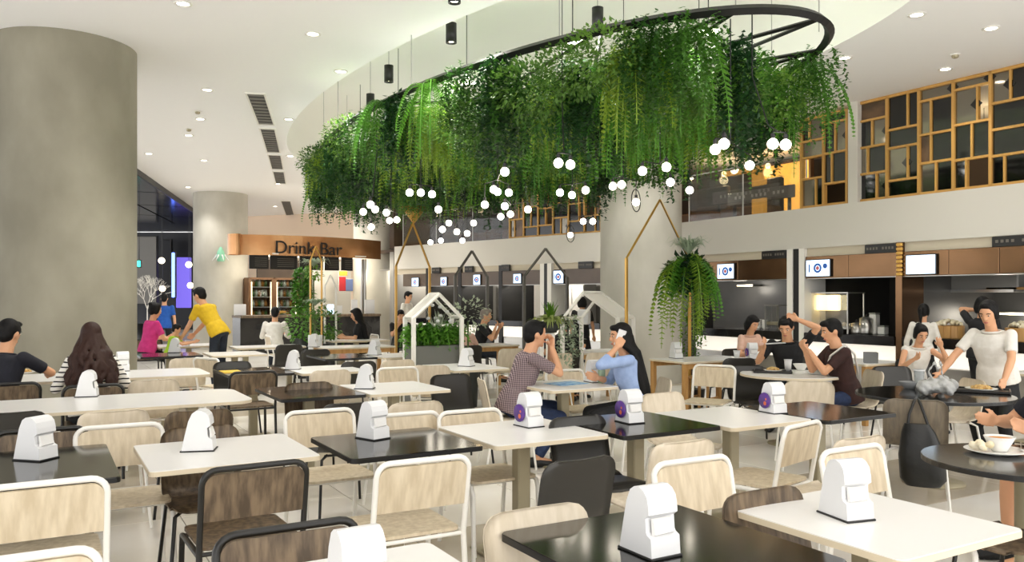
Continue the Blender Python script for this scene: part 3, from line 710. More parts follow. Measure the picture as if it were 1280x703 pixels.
# =================================================================== THE DARK AISLE ON THE LEFT
M['neonblue'] = mat('neon_blue', '#4a6cff', .4, emit=5, emitc='#5f7bff'); M['neonpurple'] = mat('neon_purple', '#6a5acd', .4, emit=1.2, emitc='#5e50b8')
M['tealglow'] = mat('teal_sign', '#2fd0b0', .4, emit=3, emitc='#3fe0c0'); M['shopglow'] = mat('shop_glow', '#f5e6c8', .4, emit=3)
def aisle_box(px0, px1, py0, py1, D, m, name, label, cat, th=.2):
    A, B = atD(px0, D, 0), atD(px1, D, 0); z1, z0 = zat(py0, D), max(zat(py1, D), 0)
    rz = math.atan2(B.y-A.y, B.x-A.x); L = (B-A).length
    t = thing(name, label, cat, ((A.x+B.x)/2, (A.y+B.y)/2, z0), rz)
    MB().cbox((0, 0, (z1-z0)/2), (L, th, z1-z0), .02).build('panel', m, t); MB().box((0, .02, (z1-z0)/2), (L+.06, th, z1-z0+.06)).build('casing', 'black', t)
aisle_box(215, 219, 316, 372, 35, 'neonblue', 'light_column', 'tall blue neon light column in the dark aisle', 'light', .12)
aisle_box(221, 240, 322, 385, 37, 'neonpurple', 'shop_window', 'purple lit shop window in the dark aisle', 'shop window')
aisle_box(196, 214, 300, 372, 38, 'night', 'shop_front', 'dark shop front in the mall aisle', 'shop front')
aisle_box(172, 176, 326, 334, 30, 'tealglow', 'hanging_sign', 'small teal glowing sign at the edge of the broad column', 'sign', .1)
MB().cyl((0, 0, .2), (0, 0, CEIL-zat(334, 30)), .012, n=6).build('cord', 'black', bpy.data.objects['hanging_sign'])
aisle_box(172, 196, 296, 380, 36, 'midgrey', 'shop_wall', 'pale grey shop wall beside the dark aisle', 'wall panel')
for k, (px, py) in enumerate(((202, 326), (203, 361), (236, 331), (238, 357))):
    DD = 34 if k % 2 else 32.5; p = atD(px, DD, zat(py, DD)); t = thing('aisle_lamp', 'small round lamp glowing in the dark aisle', 'lamp', p, 0, 'aisle lamps')
    MB().sphere((0, 0, 0), .13, 12, 8).build('bulb', 'shopglow', t); MB().cyl((0, 0, .1), (0, 0, CEIL-p.z), .01, n=6).build('cord', 'black', t)
# white branching sculpture
t = thing('branch_sculpture', 'white bare branch sculpture at the edge of the broad column', 'sculpture', atD(184, 20, 0))
MB().lathe([(.001, 0), (.25, 0), (.25, .9), (.001, .9)], 16, caps=False).build('pedestal', 'black', t)
rnd = random.Random(4)
def branch(b, p, d, L, r, depth):
    q = p+d*L; b.cyl(p, q, r, r*.7, n=5)
    if depth:
        for _ in range(3):
            dd = (d+Vector((rnd.uniform(-.8, .8), rnd.uniform(-.8, .8), rnd.uniform(-.2, .5)))).normalized(); branch(b, q, dd, L*.75, r*.65, depth-1)
b = MB(); branch(b, Vector((0, 0, .88)), Vector((0, 0, 1)), .38, .02, 5); b.build('branches', 'white_paint', t)
# ornament on the second column
c2 = atD(276, 24.6, 0); dirn = (Vector((0, 0, 0))-c2).normalized(); p = c2+Vector((dirn.x, dirn.y, 0))*.80; p = Vector((p.x, p.y, zat(327, 23.8)))
t = thing('wall_ornament', 'small white and green ornament fixed on the concrete column', 'ornament', p-Vector((0, 0, 0)), -YAW)
M['mint'] = mat('mint_plastic', '#8fd0b0', .4); MB().lathe([(.001, 0), (.09, 0), (.13, .1), (.1, .28), (.03, .42), (.001, .43)], 16, caps=False).build('body', 'mint', t)
for k in range(7):
    a_ = 2*PI*k/7; MB().tube([(0, 0, .2), (.12*math.cos(a_), .12*math.sin(a_), .18), (.24*math.cos(a_), .24*math.sin(a_), .02)], [.02, .025, .004], 6).build('petal', 'paper', t)
# =================================================================== TABLES
def facing(px, phi):                       # rotation of a thing whose local +Y looks phi degrees right of the camera's direction
    u = (px-640)/F; v = Vector((SY+CY*u, CY-SY*u, 0)).normalized(); r = Vector((v.y, -v.x, 0))
    d = -v*math.cos(R(phi))+r*math.sin(R(phi))
    return math.atan2(-d.x, d.y)
TZ = .74
def table(cx, cy, sx, sy, kind, label, group=None, rz=0, rad=.03, legs='pedestal'):
    t = thing('dining_table', label, 'table', (cx, cy, 0), rz, group)
    th = .026; top, edge = ('white_top', 'edge') if kind == 'white' else ('black_top', 'black_edge')
    out = rrect(sx, sy, rad, 4); inn = rrect(sx-.004, sy-.004, rad, 4)
    b = MB(); b.prism(out, th-.004, T=Matrix.Translation((0, 0, TZ-th))); tt = b.build('edge_band', edge, t)
    b = MB(); b.prism(inn, .004, T=Matrix.Translation((0, 0, TZ-.004))); b.build('tabletop', top, t)
    if legs == 'pedestal':
        m = 'khaki'
        MB().cbox((0, 0, TZ/2), (.085, .085, TZ-.05), .008).build('column', m, t)
        MB().cbox((0, 0, TZ-th-.012), (.34, .34, .024), .006).build('mounting_plate', 'black' if kind == 'black' else m, t)
        MB().cbox((0, 0, .012), (.46, .46, .02), .005).build('base_plate', m, t)
    elif legs == 'long':
        for s in (-1, 1):
            MB().cbox((s*sx*.32, 0, TZ/2), (.085, .085, TZ-.05), .008).build('column', 'khaki', t)
            MB().cbox((s*sx*.32, 0, .012), (.4, .5, .02), .005).build('base_plate', 'khaki', t)
            MB().cbox((s*sx*.32, 0, TZ-th-.012), (.3, .3, .024), .006).build('mounting_plate', 'khaki', t)
    elif legs == 'oak':
        for i in (-1, 1):
            for j in (-1, 1): MB().cbox((i*(sx/2-.05), j*(sy/2-.05), (TZ-th)/2), (.06, .06, TZ-th), .005).build('leg', 'oak', t)
        MB().cbox((0, -(sy/2-.05), TZ-th-.035), (sx-.16, .03, .07), .004).build('apron', 'oak', t); MB().cbox((0, sy/2-.05, TZ-th-.035), (sx-.16, .03, .07), .004).build('apron', 'oak', t)
    return t
def round_table(c, r, kind, label):
    t = thing('round_table', label, 'table', (c[0], c[1], 0)); top, edge = ('white_top', 'edge') if kind == 'white' else ('black_top', 'black_edge')
    MB().lathe([(.001, TZ-.026), (r, TZ-.026), (r, TZ-.004), (.001, TZ-.004)], 48, caps=False, smooth=False).build('edge_band', edge, t)
    MB().lathe([(r-.002, TZ-.004), (r-.003, TZ), (.001, TZ)], 48, caps=False, smooth=False).build('tabletop', top, t)
    MB().cyl((0, 0, .02), (0, 0, TZ-.03), .045, n=20).build('column', 'khaki', t)
    MB().lathe([(.001, 0), (.24, 0), (.24, .012), (.06, .03), (.001, .03)], 32, caps=False).build('base_plate', 'khaki', t)
table(.83, 4.45, .80, .78, 'white', 'white square table with the walnut black-framed chair in front of it')
table(-.07, 4.5, .76, .95, 'black', 'black table in front of the white-framed chair, beside the white table with walnut chairs')
table(1.70, 4.25, .74, .74, 'black', 'glossy black table with a white-framed chair pushed up to it, between two white tables')
table(2.50, 4.22, .76, .76, 'white', 'white square table whose napkin holder wears a purple disc')
table(3.29, 4.12, .76, .76, 'black', 'black square table with a purple-disc napkin holder, touching two white tables')
table(4.03, 4.03, .72, .76, 'white', 'white square table with an angled white-framed chair at its side')
table(4.77, 3.93, .72, .76, 'black', 'black square table reflecting blue light beside the woman with the grey bag')
table(1.74, 2.03, .78, .80, 'black', 'glossy black table with a tall white napkin holder, next to the cream shell chair')
table(2.60, 1.92, .68, .74, 'white', 'white square table with beige edge beside the round black table')
table(.72, 2.06, .76, .78, 'white', 'white table in front of the second walnut black-framed chair')
table(.35, 6.98, 2.2, .95, 'white', 'long white table with rounded corners in front of the long-haired woman', rad=.14, legs='long')
table(.45, 9.4, 2.2, .95, 'white', 'long white table where the long-haired woman eats', rad=.14, legs='long')
table(1.98, 6.9, .70, .95, 'black', 'black table in front of the long white table, joined to a white one')
table(2.72, 6.82, .74, .85, 'white', 'white table joined to the black one, near the couple')
table(2.0, 9.1, .68, .9, 'black', 'black table with a yellow mat on its corner')
M['yellowmat'] = mat('yellow_mat', '#d8b020', .5)
o = MB().cbox((0, 0, .003), (.2, .3, .006), .002).build('place_mat', 'yellowmat', None, (1.77, 9.1, TZ)); tag(o, 'yellow mat on the corner of the black table', 'mat')
table(2.74, 8.95, .74, .9, 'white', 'white table joined to the black table with the yellow mat')
table(3.55, 10.8, .72, .9, 'black', 'black table near the plant frames, joined to a white table')
table(4.3, 10.6, .72, .8, 'white', 'white table near the grey planter box')
table(4.25, 8.45, .70, .9, 'white', 'white table in front of the grey planter of ferns')
table(4.15, 6.25, .72, .76, 'white', 'white table with a blue paper where the couple sits')
round_table((6.82, 5.95), .52, 'white', 'round white table where two men eat')
round_table((6.42, 4.12), .60, 'black', 'round black table with the crumpled grey bag')
round_table((4.20, 2.22), .46, 'black', 'round black table with a soup bowl, beside the man at the edge')
table(7.5, 8.0, 1.25, .7, 'white', 'white table on oak legs beside the hanging fern', legs='oak')
table(7.1, 9.95, 1.2, .7, 'white', 'white table on oak legs behind the couple', legs='oak')
table(6.35, 12.2, 1.3, .7, 'white', 'white table on oak legs in front of the grey-haired man', legs='oak')
table(4.45, 12.9, 1.2, .7, 'white', 'white table on oak legs beside the woman in black', legs='oak')
table(3.22, 13.6, 1.1, .7, 'white', 'white table in front of the person in the white shirt', legs='long')
table(1.55, 12.3, .8, .8, 'black', 'black table beside the broad concrete column')
table(2.4, 12.1, .75, .8, 'white', 'white table in front of the man in yellow')
table(2.15, 14.6, 1.0, .8, 'white', 'white table between the boy and the man in yellow')
table(5.15, 14.8, 1.1, .7, 'white', 'white table by the gold frame and the woman in black')
table(8.9, 6.7, .8, .8, 'white', 'white table of the seated woman with bare arms', legs='oak')
table(9.6, 4.6, 1.4, .7, 'white', 'white table behind the standing woman', legs='long')

# =================================================================== CHAIRS
def chair_frame(fm, pm):
    def f():
        t = thing('tube_chair', '', 'chair')
        W2 = .225; r = .0135
        p = [(-W2, -.255, 0), (-W2, -.205, .44), (-W2, -.262, .745)]
        c = Vector((-W2+.06, -.265, .745)); p += [c+Vector((-.06*math.cos(a), -.003, .06*math.sin(a))) for a in (PI/10*k for k in range(1, 6))]
        p += [(-q[0], q[1], q[2]) for q in p[::-1]]
        MB().tube(p, r, 10).build('back_frame', fm, t)
        lean = math.atan2(.057, .305)
        T = Matrix.Translation((0, -.232, .58)) @ Matrix.Rotation(PI/2+lean, 4, 'X') @ Matrix.Translation((0, .105, -.006))
        MB().prism(rrect(.43, .21, .05, 5, (0, 1, 1, 0)), .012, T=T).build('backrest', pm, t)
        MB().prism(rrect(.43, .42, .04, 4), .014, T=Matrix.Translation((0, .01, .446))).build('seat', pm, t)
        for s in (-1, 1):
            MB().tube([(s*W2, -.21, .43), (s*W2, .14, .433), (s*(W2-.002), .185, .425), (s*(W2-.004), .205, .38), (s*(W2+.004), .225, 0)], r, 9).build('leg', fm, t)
        for yy in (.15, -.2): MB().tube([(-W2, yy, .432), (W2, yy, .432)], .010, 8).build('seat_rail', fm, t)
        return t
    return f
def shell_mesh(mname, W2=.215, zt=.80):
    prof = [(.225, .425), (.215, .44), (.19, .449), (.1, .447), (0, .443), (-.08, .442), (-.135, .448), (-.172, .465), (-.195, .495), (-.208, .535), (-.222, .60), (-.238, .68), (-.253, .75), (-.262, zt)]
    n = len(prof); cr = .075; nx = 9; top = []; L = [0]
    for i in range(1, n): L.append(L[-1]+math.dist(prof[i], prof[i-1]))
    # finer at the ends
    ss = [0, .01, .025, .045, .075] + [.075+(L[-1]-.15)*k/16 for k in range(1, 16)] + [L[-1]-.075, L[-1]-.045, L[-1]-.025, L[-1]-.01, L[-1]]
    def pt(s):
        for i in range(1, n):
            if s <= L[i]+1e-9:
                k = (s-L[i-1])/(L[i]-L[i-1]); return Vector((0, prof[i-1][0]+(prof[i][0]-prof[i-1][0])*k, prof[i-1][1]+(prof[i][1]-prof[i-1][1])*k))
        return Vector((0, *prof[-1]))
    rows = []
    for s in ss:
        e = min(s, L[-1]-s); hw = W2 if e >= cr else W2-cr+math.sqrt(max(0, cr*cr-(cr-e)**2))
        p = pt(s); a, c = pt(max(0, s-.01)), pt(min(L[-1], s+.01)); tg = (c-a).normalized(); nr = Vector((0, -tg.z, tg.y))
        if nr.z < 0 and nr.y < 0: nr = -nr
        rows.append([(p+Vector((hw*(2*j/(nx-1)-1), 0, 0)), nr, 2*j/(nx-1)-1) for j in range(nx)])
    b = MB(); v = []; m = len(rows)
    for off in (0, 1):
        for row in rows:
            for p, nr, k in row:
                cv = .016*k*k
                v.append(tuple(p+nr*cv*.8 - (nr*.013 if off else Vector((0, 0, 0)))))
    N = m*nx; f = []
    for i in range(m-1):
        for j in range(nx-1):
            f.append((i*nx+j, (i+1)*nx+j, (i+1)*nx+j+1, i*nx+j+1)); f.append((N+i*nx+j, N+i*nx+j+1, N+(i+1)*nx+j+1, N+(i+1)*nx+j))
    for i in range(m-1):
        for j in (0, nx-1): f.append((i*nx+j, N+i*nx+j, N+(i+1)*nx+j, (i+1)*nx+j))
    for j in range(nx-1):
        for i in (0, m-1): f.append((i*nx+j, i*nx+j+1, N+i*nx+j+1, N+i*nx+j))
    b.add(v, f, 0, True); return b
def chair_shell(sm, lm):
    def f():
        t = thing('shell_chair', '', 'chair')
        shell_mesh(sm).build('shell', sm, t)
        for sx in (-1, 1):
            for sy in (-1, 1): MB().tube([(sx*.14, sy*.13-.01, .425), (sx*.19, sy*.17-.01, .40), (sx*.225, sy*.225-.02, 0)], .0105, 8).build('leg', lm, t)
        for yy in (.12, -.14): MB().tube([(-.16, yy, .42), (.16, yy, .42)], .009, 6).build('seat_rail', lm, t)
        return t
    return f
KIND = {'A': (chair_frame('white_paint', 'ash'), 'white tube-framed chair with pale wood back'),
        'B': (chair_frame('black_tube', 'walnut'), 'black tube-framed chair with walnut back'),
        'C': (chair_shell('ash_light', 'white_paint'), 'cream moulded shell chair'),
        'D': (chair_shell('black_shell', 'black_tube'), 'black moulded shell chair'),
        'E': (chair_shell('greywood', 'white_paint'), 'grey-brown moulded shell chair'),
        'W': (chair_shell('walnut', 'black_tube'), 'walnut moulded shell chair')}
def chair(k, x, y, deg, where, back=True):
    rz = R(deg)
    if back: loc = Vector((x, y, 0)) - Matrix.Rotation(rz, 3, 'Z') @ Vector((0, -.265, 0))
    else: loc = Vector((x, y, 0))
    bl, la = KIND[k]
    return place('chair'+k, bl, loc, rz, la+' '+where, 'chair', 'food court chairs, kind '+la)
def chp(k, px, py, deg, where):
    p = at(px, py, .80); return chair(k, p.x, p.y, deg, where)
# (kind, px, py of the back's top edge, rotation, where)
CH = [('A', 55, 606, 0, 'in front of the black table with green reflections'), ('A', 12, 702, 180, 'showing only its back rail'),
 ('B', 320, 584, 2, 'in front of the white table with walnut chairs'), ('B', 362, 662, 180, 'behind the white table with the clear-looped napkin holder'),
 ('A', 530, 577, -1, 'in front of the glossy black table'), ('D', 728, 574, 4, 'turned aside in front of the black table'),
 ('C', 668, 634, 180, 'behind the near glossy black table'), ('A', 588, 515, 180, 'behind the white table with the purple disc'),
 ('A', 508, 519, 180, 'behind the glossy black table'), ('C', 521, 503, 0, 'in front of the white table by the couple'),
 ('A', 400, 515, 180, 'between two black tables'), ('D', 440, 504, 0, 'in front of the black table joined to a white one'),
 ('W', 385, 478, 180, 'behind the black table near the long white table'), ('C', 143, 514, 0, 'in front of the long white table'),
 ('W', 250, 513, 0, 'in front of the long white table'), ('D', 12, 516, 0, 'in front of the long white table'),
 ('A', 150, 534, 180, 'behind the white table with walnut chairs'), ('B', 52, 539, 180, 'behind the black table with a napkin holder'),
 ('W', 250, 533, 180, 'tucked under the white table'), ('C', 193, 475, 0, 'beside the long-haired woman'),
 ('B', 117, 483, 0, 'under the long-haired woman'), ('B', 12, 481, 0, 'under the man in navy at the long table'),
 ('B', 317, 466, 0, 'in front of the black table with the yellow mat'), ('C', 414, 463, 0, 'in front of the white table by the yellow mat'),
 ('D', 449, 452, 0, 'in front of the black table near the plant frames'), ('C', 498, 450, 0, 'in front of the white table near the planter'),
 ('A', 497, 461, 180, 'behind the white table by the couple'), ('C', 538, 457, -30, 'turned beside the grey planter'),
 ('C', 600, 474, -108, 'under the man in the patterned shirt'), ('C', 833, 473, 66, 'under the woman in blue'),
 ('C', 826, 491, 180, 'behind the white table with the angled chair'), ('A', 706, 464, 180, 'behind the couple\'s table'),
 ('C', 857, 552, 0, 'between the near and middle white tables'), ('A', 866, 577, 180, 'behind the near white table'),
 ('A', 1003, 532, 14, 'set at an angle beside the white table'), ('C', 1078, 547, 0, 'in front of the black table with blue reflections'),
 ('A', 1066, 562, 180, 'beside the white cloth napkin holder'), ('C', 1012, 477, -40, 'in front of the round white table'),
 ('E', 1144, 500, -56, 'with a black bag, by the round black table'), ('C', 1094, 463, 62, 'under the man with the shoulder bag'),
 ('D', 1113, 458, 150, 'behind the man with the shoulder bag'), ('C', 1218, 474, 60, 'beside the standing woman'),
 ('D', 932, 457, 150, 'beside the round white table'), ('D', 925, 448, -20, 'behind the table on oak legs'), ('A', 893, 458, 120, 'at the end of the table on oak legs'),
 ('W', 950, 612, 180, 'behind the near white table'), ('D', 720, 520, 180, 'behind the black table with the purple disc'), ('D', 562, 468, 180, 'beside the white table in front of the planter'),
 ('D', 290, 452, 180, 'behind the black table with the yellow mat'), ('A', 258, 449, -60, 'between the yellow mat and the concrete column'), ('A', 335, 421, -90, 'behind the person in the white shirt'),
 ('D', 362, 431, 0, 'in front of the person in the white shirt'), ('B', 185, 425, 0, 'under the woman in pink'), ('D', 395, 437, 0, 'next to the oak-legged table'),
 ('A', 468, 419, 90, 'behind the woman in black'), ('C', 235, 448, 0, 'in front of the white table by the man in yellow'), ('C', 640, 436, 0, 'in front of the grey-haired man\'s table'),
 ('C', 700, 442, 0, 'behind the couple\'s table, by the oak legs'), ('C', 750, 441, 0, 'by the white house frame'), ('D', 505, 416, 0, 'under the person eating near the gold frame'), ('D', 715, 438, 0, 'under the person in black near the staghorn fern'),
 ('D', 1000, 446, 180, 'under the man with his hand on his head'), ('D', 1140, 448, 150, 'under the seated woman with bare arms'), ('D', 588, 432, 0, 'under the person in pale pink'), ('D', 612, 422, 90, 'under the grey-haired man'), ('D', 915, 436, 180, 'under the woman in pale pink')]
SEATS = {}
for k, px, py, dg, wh in CH: SEATS[(k, px)] = chp(k, px, py, dg, wh)
chair('W', 3.80, 1.78, 0, 'whose seat corner shows past the near white table')
chair('D', 5.46, 2.43, math.degrees(facing(1320, -62)), 'under the man at the round black table')

# =================================================================== NAPKIN HOLDERS
M['purple'] = mat('purple_print', '#5a2f8a', .4, noise=('#3d2470', 12, (1, 1, 1), 2)); M['orange'] = mat('orange_print', '#d2673e', .4)
HP = [(-.085, 0), (.085, 0), (.080, .062), (.062, .070), (.056, .078), (.052, .125), (.070, .138), (.068, .165), (.060, .195), (.042, .215), (.020, .224), (-.006, .222), (-.028, .208), (-.048, .165), (-.068, .08)]
def holder():
    t = thing('napkin_holder', '', 'napkin holder'); w = .125
    T = Matrix.Rotation(PI/2, 4, 'Z') @ Matrix.Rotation(PI/2, 4, 'X') @ Matrix.Translation((0, .008, -w/2))
    b = MB(); b.prism(HP, w, T=T); b.build('body', 'paper', t)
    MB().cbox((0, 0, .004), (w+.01, .185, .008), .002).build('base_pad', 'black', t)
    b = MB()
    b.add([(-.045, .066, .074), (.045, .066, .074), (.045, .060, .132), (-.045, .060, .132), (-.04, .082, .085), (.04, .078, .08), (.04, .066, .128), (-.04, .068, .128)], [(0, 1, 5, 4), (1, 2, 6, 5), (2, 3, 7, 6), (3, 0, 4, 7), (4, 5, 6, 7)])
    b.build('napkin_sheets', 'napkin', t)
    return t
def holder_disc():
    t = holder()
    T = Matrix.Translation((.072, .0, .095)) @ Matrix.Rotation(PI/2, 4, 'Y')
    d = MB().lathe([(.001, 0), (.058, 0), (.06, .006), (.058, .012), (.001, .012)], 28, T=T, caps=False).build('purple_disc', 'purple', t)
    d['label'] = 'purple round disc with orange print'
    MB().lathe([(.016, .0125), (.001, .0128)], 12, T=T @ Matrix.Translation((.02, .012, 0)), caps=False).build('print_dot', 'orange', d)
    MB().lathe([(.009, .0125), (.001, .0128)], 10, T=T @ Matrix.Translation((-.012, .022, 0)), caps=False).build('print_dot', 'orange', d)
    return t
NH = [(45, 574, 45, 0, 'black table by the white-framed chair'), (249, 563, 80, 0, 'white table with walnut chairs'), (466, 548, 40, 0, 'glossy black table with the white-framed chair'),
 (661, 533, 35, 1, 'white table by the couple'), (787, 528, 35, 1, 'black table between two white tables'), (966, 516, 40, 1, 'black table near the round white table'),
 (812, 690, 40, 0, 'near glossy black table'), (1057, 646, 40, 0, 'near white table beside the round black one'), (445, 762, 20, 0, 'white table behind which a walnut chair stands'),
 (109, 496, 80, 0, 'long white table in front of the long-haired woman'), (456, 486, 80, 0, 'white table joined to the black one'), (366, 462, 80, 0, 'white table by the yellow mat'), (468, 444, 60, 0, 'white table near the grey planter box'),
 (583, 458, 60, 0, 'white table in front of the planter'), (153, 464, 10, 0, 'long white table beside the long-haired woman\'s elbow'), (742, 478, 30, 0, 'couple\'s table'), (845, 448, 30, 0, 'oak-legged table by the fern'),
 (218, 441, 80, 0, 'black table by the broad column'), (392, 434, 70, 0, 'oak-legged table near the plant frames'), (940, 449, 20, 1, 'oak-legged table by the pale pink woman')]
for px, py, phi, disc, la in NH:
    p = at(px, py, TZ)
    place('holder_disc' if disc else 'holder', holder_disc if disc else holder, p, facing(px, phi), 'white napkin holder '+('with a purple disc ' if disc else '')+'on the '+la, 'napkin holder', 'white napkin holders', .92)
# clear loop on the near holder
p = at(445, 762, TZ)
M['clear'] = mat('clear_acrylic', '#f0f0f0', .1, trans=.6, alpha=.55)
o = MB().tube(arc((0, 0, .06), .11, 0, PI, 14, (1, 0, 0), (0, 0, 1)), .007, 6).build('acrylic_loop', 'clear', None, (p.x-.17, p.y+.02, TZ-.0), -.3); o.location.z = TZ-.06+.002
tag(o, 'clear acrylic loop standing beside the napkin holder', 'loop')
for v in o.data.vertices: pass

# =================================================================== HOUSE-SHAPED FRAMES
def house(px0, px1, pxa, ya, ys, Y0, m, r, label, depth=0, roof=False, ybot=0):
    def X(px): u = (px-640)/F; D = Y0/(CY-SY*u); return D*(SY+CY*u), D
    x0, d0 = X(px0); x1, d1 = X(px1); xa, da = X(pxa); zs = zat(ys, (d0+d1)/2); za_ = zat(ya, da); xc = (x0+x1)/2; hw = (x1-x0)/2; xa -= xc
    t = thing('house_frame', label, 'frame', (xc, Y0, 0), 0)
    for k, (dx, yy) in enumerate(((0, 0), depth) if depth else ((0, 0),)):
        for s in (-1, 1): MB().cbox((s*hw+dx, yy, zs/2), (2*r, 2*r, zs), .004).build('post', m, t)
        for s in (-1, 1):
            MB().cyl((s*hw+dx, yy, zs-r*.3), (xa+dx, yy, za_), r, n=4, smooth=False).build('rafter', m, t)
        MB().cbox((dx, yy, r), (2*hw, 2*r, 2*r), .004).build('floor_rail', m, t)
    if depth:
        for s in (-1, 1): MB().cyl((s*hw, 0, zs), (s*hw+depth[0], depth[1], zs), r, n=4, smooth=False).build('eave_rail', m, t)
        MB().cyl((xa, 0, za_), (xa+depth[0], depth[1], za_), r, n=4, smooth=False).build('ridge_rail', m, t)
    if roof:
        s = roof
        v = [(s*hw, 0, zs), (xa, 0, za_), (xa+depth[0], depth[1], za_), (s*hw+depth[0], depth[1], zs)]
        v += [(a, b_, c-.03) for a, b_, c in v]
        MB().add(v, [(0, 1, 2, 3), (7, 6, 5, 4), (0, 4, 5, 1), (1, 5, 6, 2), (2, 6, 7, 3), (3, 7, 4, 0)]).build('roof_panel', m, t)
    t['apex'] = (xc+xa, Y0, za_)
    return t
HB = house(783, 862, 825, 250, 324, 8.55, 'gold', .018, 'tall gold house-shaped frame around the hanging fern')
HA = house(495, 537, 516, 279, 333, 15.2, 'gold', .022, 'tall gold house-shaped frame near the drinks bar')
house(569, 609, 590, 314, 345, 14.5, 'graphite', .028, 'graphite house-shaped frame above the far tables')
house(655, 709, 682, 311, 346, 14.0, 'graphite', .028, 'graphite house-shaped frame beside the white pillar')
house(517, 577, 549, 368, 397, 9.5, 'white_paint', .024, 'white house-shaped frame over the grey planter', depth=(.06, .42), roof=-1)
house(703, 772, 729, 366, 398, 9.2, 'white_paint', .024, 'white house-shaped frame behind the woman in blue', depth=(.52, .3), roof=1)
house(388, 402, 395, 308, 326, 14.2, 'gold', .014, 'slim gold frame beside the climbing plant')
house(406, 420, 413, 344, 358, 14.6, 'white_paint', .016, 'slim white frame beside the climbing plant')
# =================================================================== PLANTS
def leaf_mat(name, c1, c2, trans=.35):
    m = bpy.data.materials.new(name); m.use_nodes = True; nt = m.node_tree; b = nt.nodes['Principled BSDF']; out = nt.nodes['Material Output']
    oi = nt.nodes.new('ShaderNodeObjectInfo'); tc = nt.nodes.new('ShaderNodeTexCoord'); ns = nt.nodes.new('ShaderNodeTexNoise'); ns.inputs['Scale'].default_value = 7
    nt.links.new(tc.outputs['Object'], ns.inputs['Vector'])
    ad = nt.nodes.new('ShaderNodeMath'); ad.operation = 'ADD'; nt.links.new(oi.outputs['Random'], ad.inputs[0]); nt.links.new(ns.outputs['Fac'], ad.inputs[1])
    rp = nt.nodes.new('ShaderNodeValToRGB'); rp.color_ramp.elements[0].position = .35; rp.color_ramp.elements[1].position = 1.0
    mu = nt.nodes.new('ShaderNodeMath'); mu.operation = 'MULTIPLY'; mu.inputs[1].default_value = .62; nt.links.new(ad.outputs[0], mu.inputs[0])
    nt.links.new(mu.outputs[0], rp.inputs[0]); rp.color_ramp.elements[0].color = hexc(c1); rp.color_ramp.elements[1].color = hexc(c2)
    nt.links.new(rp.outputs[0], b.inputs['Base Color']); b.inputs['Roughness'].default_value = .45
    tr = nt.nodes.new('ShaderNodeBsdfTranslucent'); nt.links.new(rp.outputs[0], tr.inputs[0])
    mx = nt.nodes.new('ShaderNodeMixShader'); mx.inputs[0].default_value = trans
    nt.links.new(b.outputs[0], mx.inputs[1]); nt.links.new(tr.outputs[0], mx.inputs[2]); nt.links.new(mx.outputs[0], out.inputs[0])
    return m
M['fern'] = leaf_mat('fern_leaf', '#3f6e16', '#a3bf40'); M['vine'] = leaf_mat('vine_leaf', '#1d4616', '#568a30'); M['bush'] = leaf_mat('bush_leaf', '#2a561a', '#7fa845')
M['dark_leaf'] = leaf_mat('dark_leaf', '#16351a', '#2f5c2a'); M['silver'] = leaf_mat('silver_leaf', '#7f9278', '#c3ceb4'); M['stag'] = leaf_mat('staghorn_leaf', '#93a05a', '#d8d88e'); M['grassleaf'] = leaf_mat('bright_leaf', '#326e1e', '#6ea838')
M['soil'] = mat('soil', '#2d2219', .9); M['planter'] = mat('grey_planter', '#6f706a', .6); M['dark_pot'] = mat('dark_pot', '#2a2c2a', .6); M['stem'] = mat('plant_stem', '#4a5a2a', .6)
RL = random.Random(21)
def leaf(b, p, d, L, w, up):
    d = d.normalized(); s = d.cross(up)
    s = s.normalized() if s.length > 1e-4 else d.orthogonal().normalized()
    n = s.cross(d)
    b.add([p, p+d*L*.45+s*w-n*w*.25, p+d*L, p+d*L*.45-s*w-n*w*.25], [(0, 1, 2), (0, 2, 3)])
def frond(b, base, ang, L, spread=.45, droop=.8, rise=.12, n=15, lw=.16, lift=0):
    h = Vector((math.cos(ang), math.sin(ang), 0)); P = []
    for i in range(n+1):
        t = i/n; P.append(base+h*L*spread*(1-(1-t)**2)+Vector((0, 0, L*rise*math.sin(PI*min(t*1.5, 1))-L*droop*t**1.7+lift*t)))
    for i in range(n):
        t = (i+.5)/n; tg = (P[i+1]-P[i]); side = tg.cross(Vector((0, 0, 1)))
        if side.length < 1e-4: side = Vector((-h.y, h.x, 0))
        side.normalize(); ll = L*lw*(math.sin(PI*(.12+.85*t))**.8)
        for s in (-1, 1):
            leaf(b, P[i], side*s+tg.normalized()*.5+Vector((0, 0, -.15)), ll, tg.length*.42, Vector((0, 0, 1)))
    for i in range(0, n, 3):
        q = P[min(i+3, n)]; sd = Vector((-h.y, h.x, 0))*.004
        b.add([P[i]-sd, P[i]+sd, q+sd, q-sd], [(0, 1, 2, 3)])
def fern_mesh(nf, L0, L1, seed, spr=(.2, .6), **k):
    RL.seed(seed); b = MB()
    for i in range(nf):
        L = RL.uniform(L0, L1); frond(b, Vector((RL.uniform(-.06, .06), RL.uniform(-.06, .06), RL.uniform(-.06, .03))), 2*PI*i/nf+RL.uniform(-.3, .3), L, RL.uniform(*spr), RL.uniform(.6, .95), RL.uniform(.05, .2), **k)
    return b
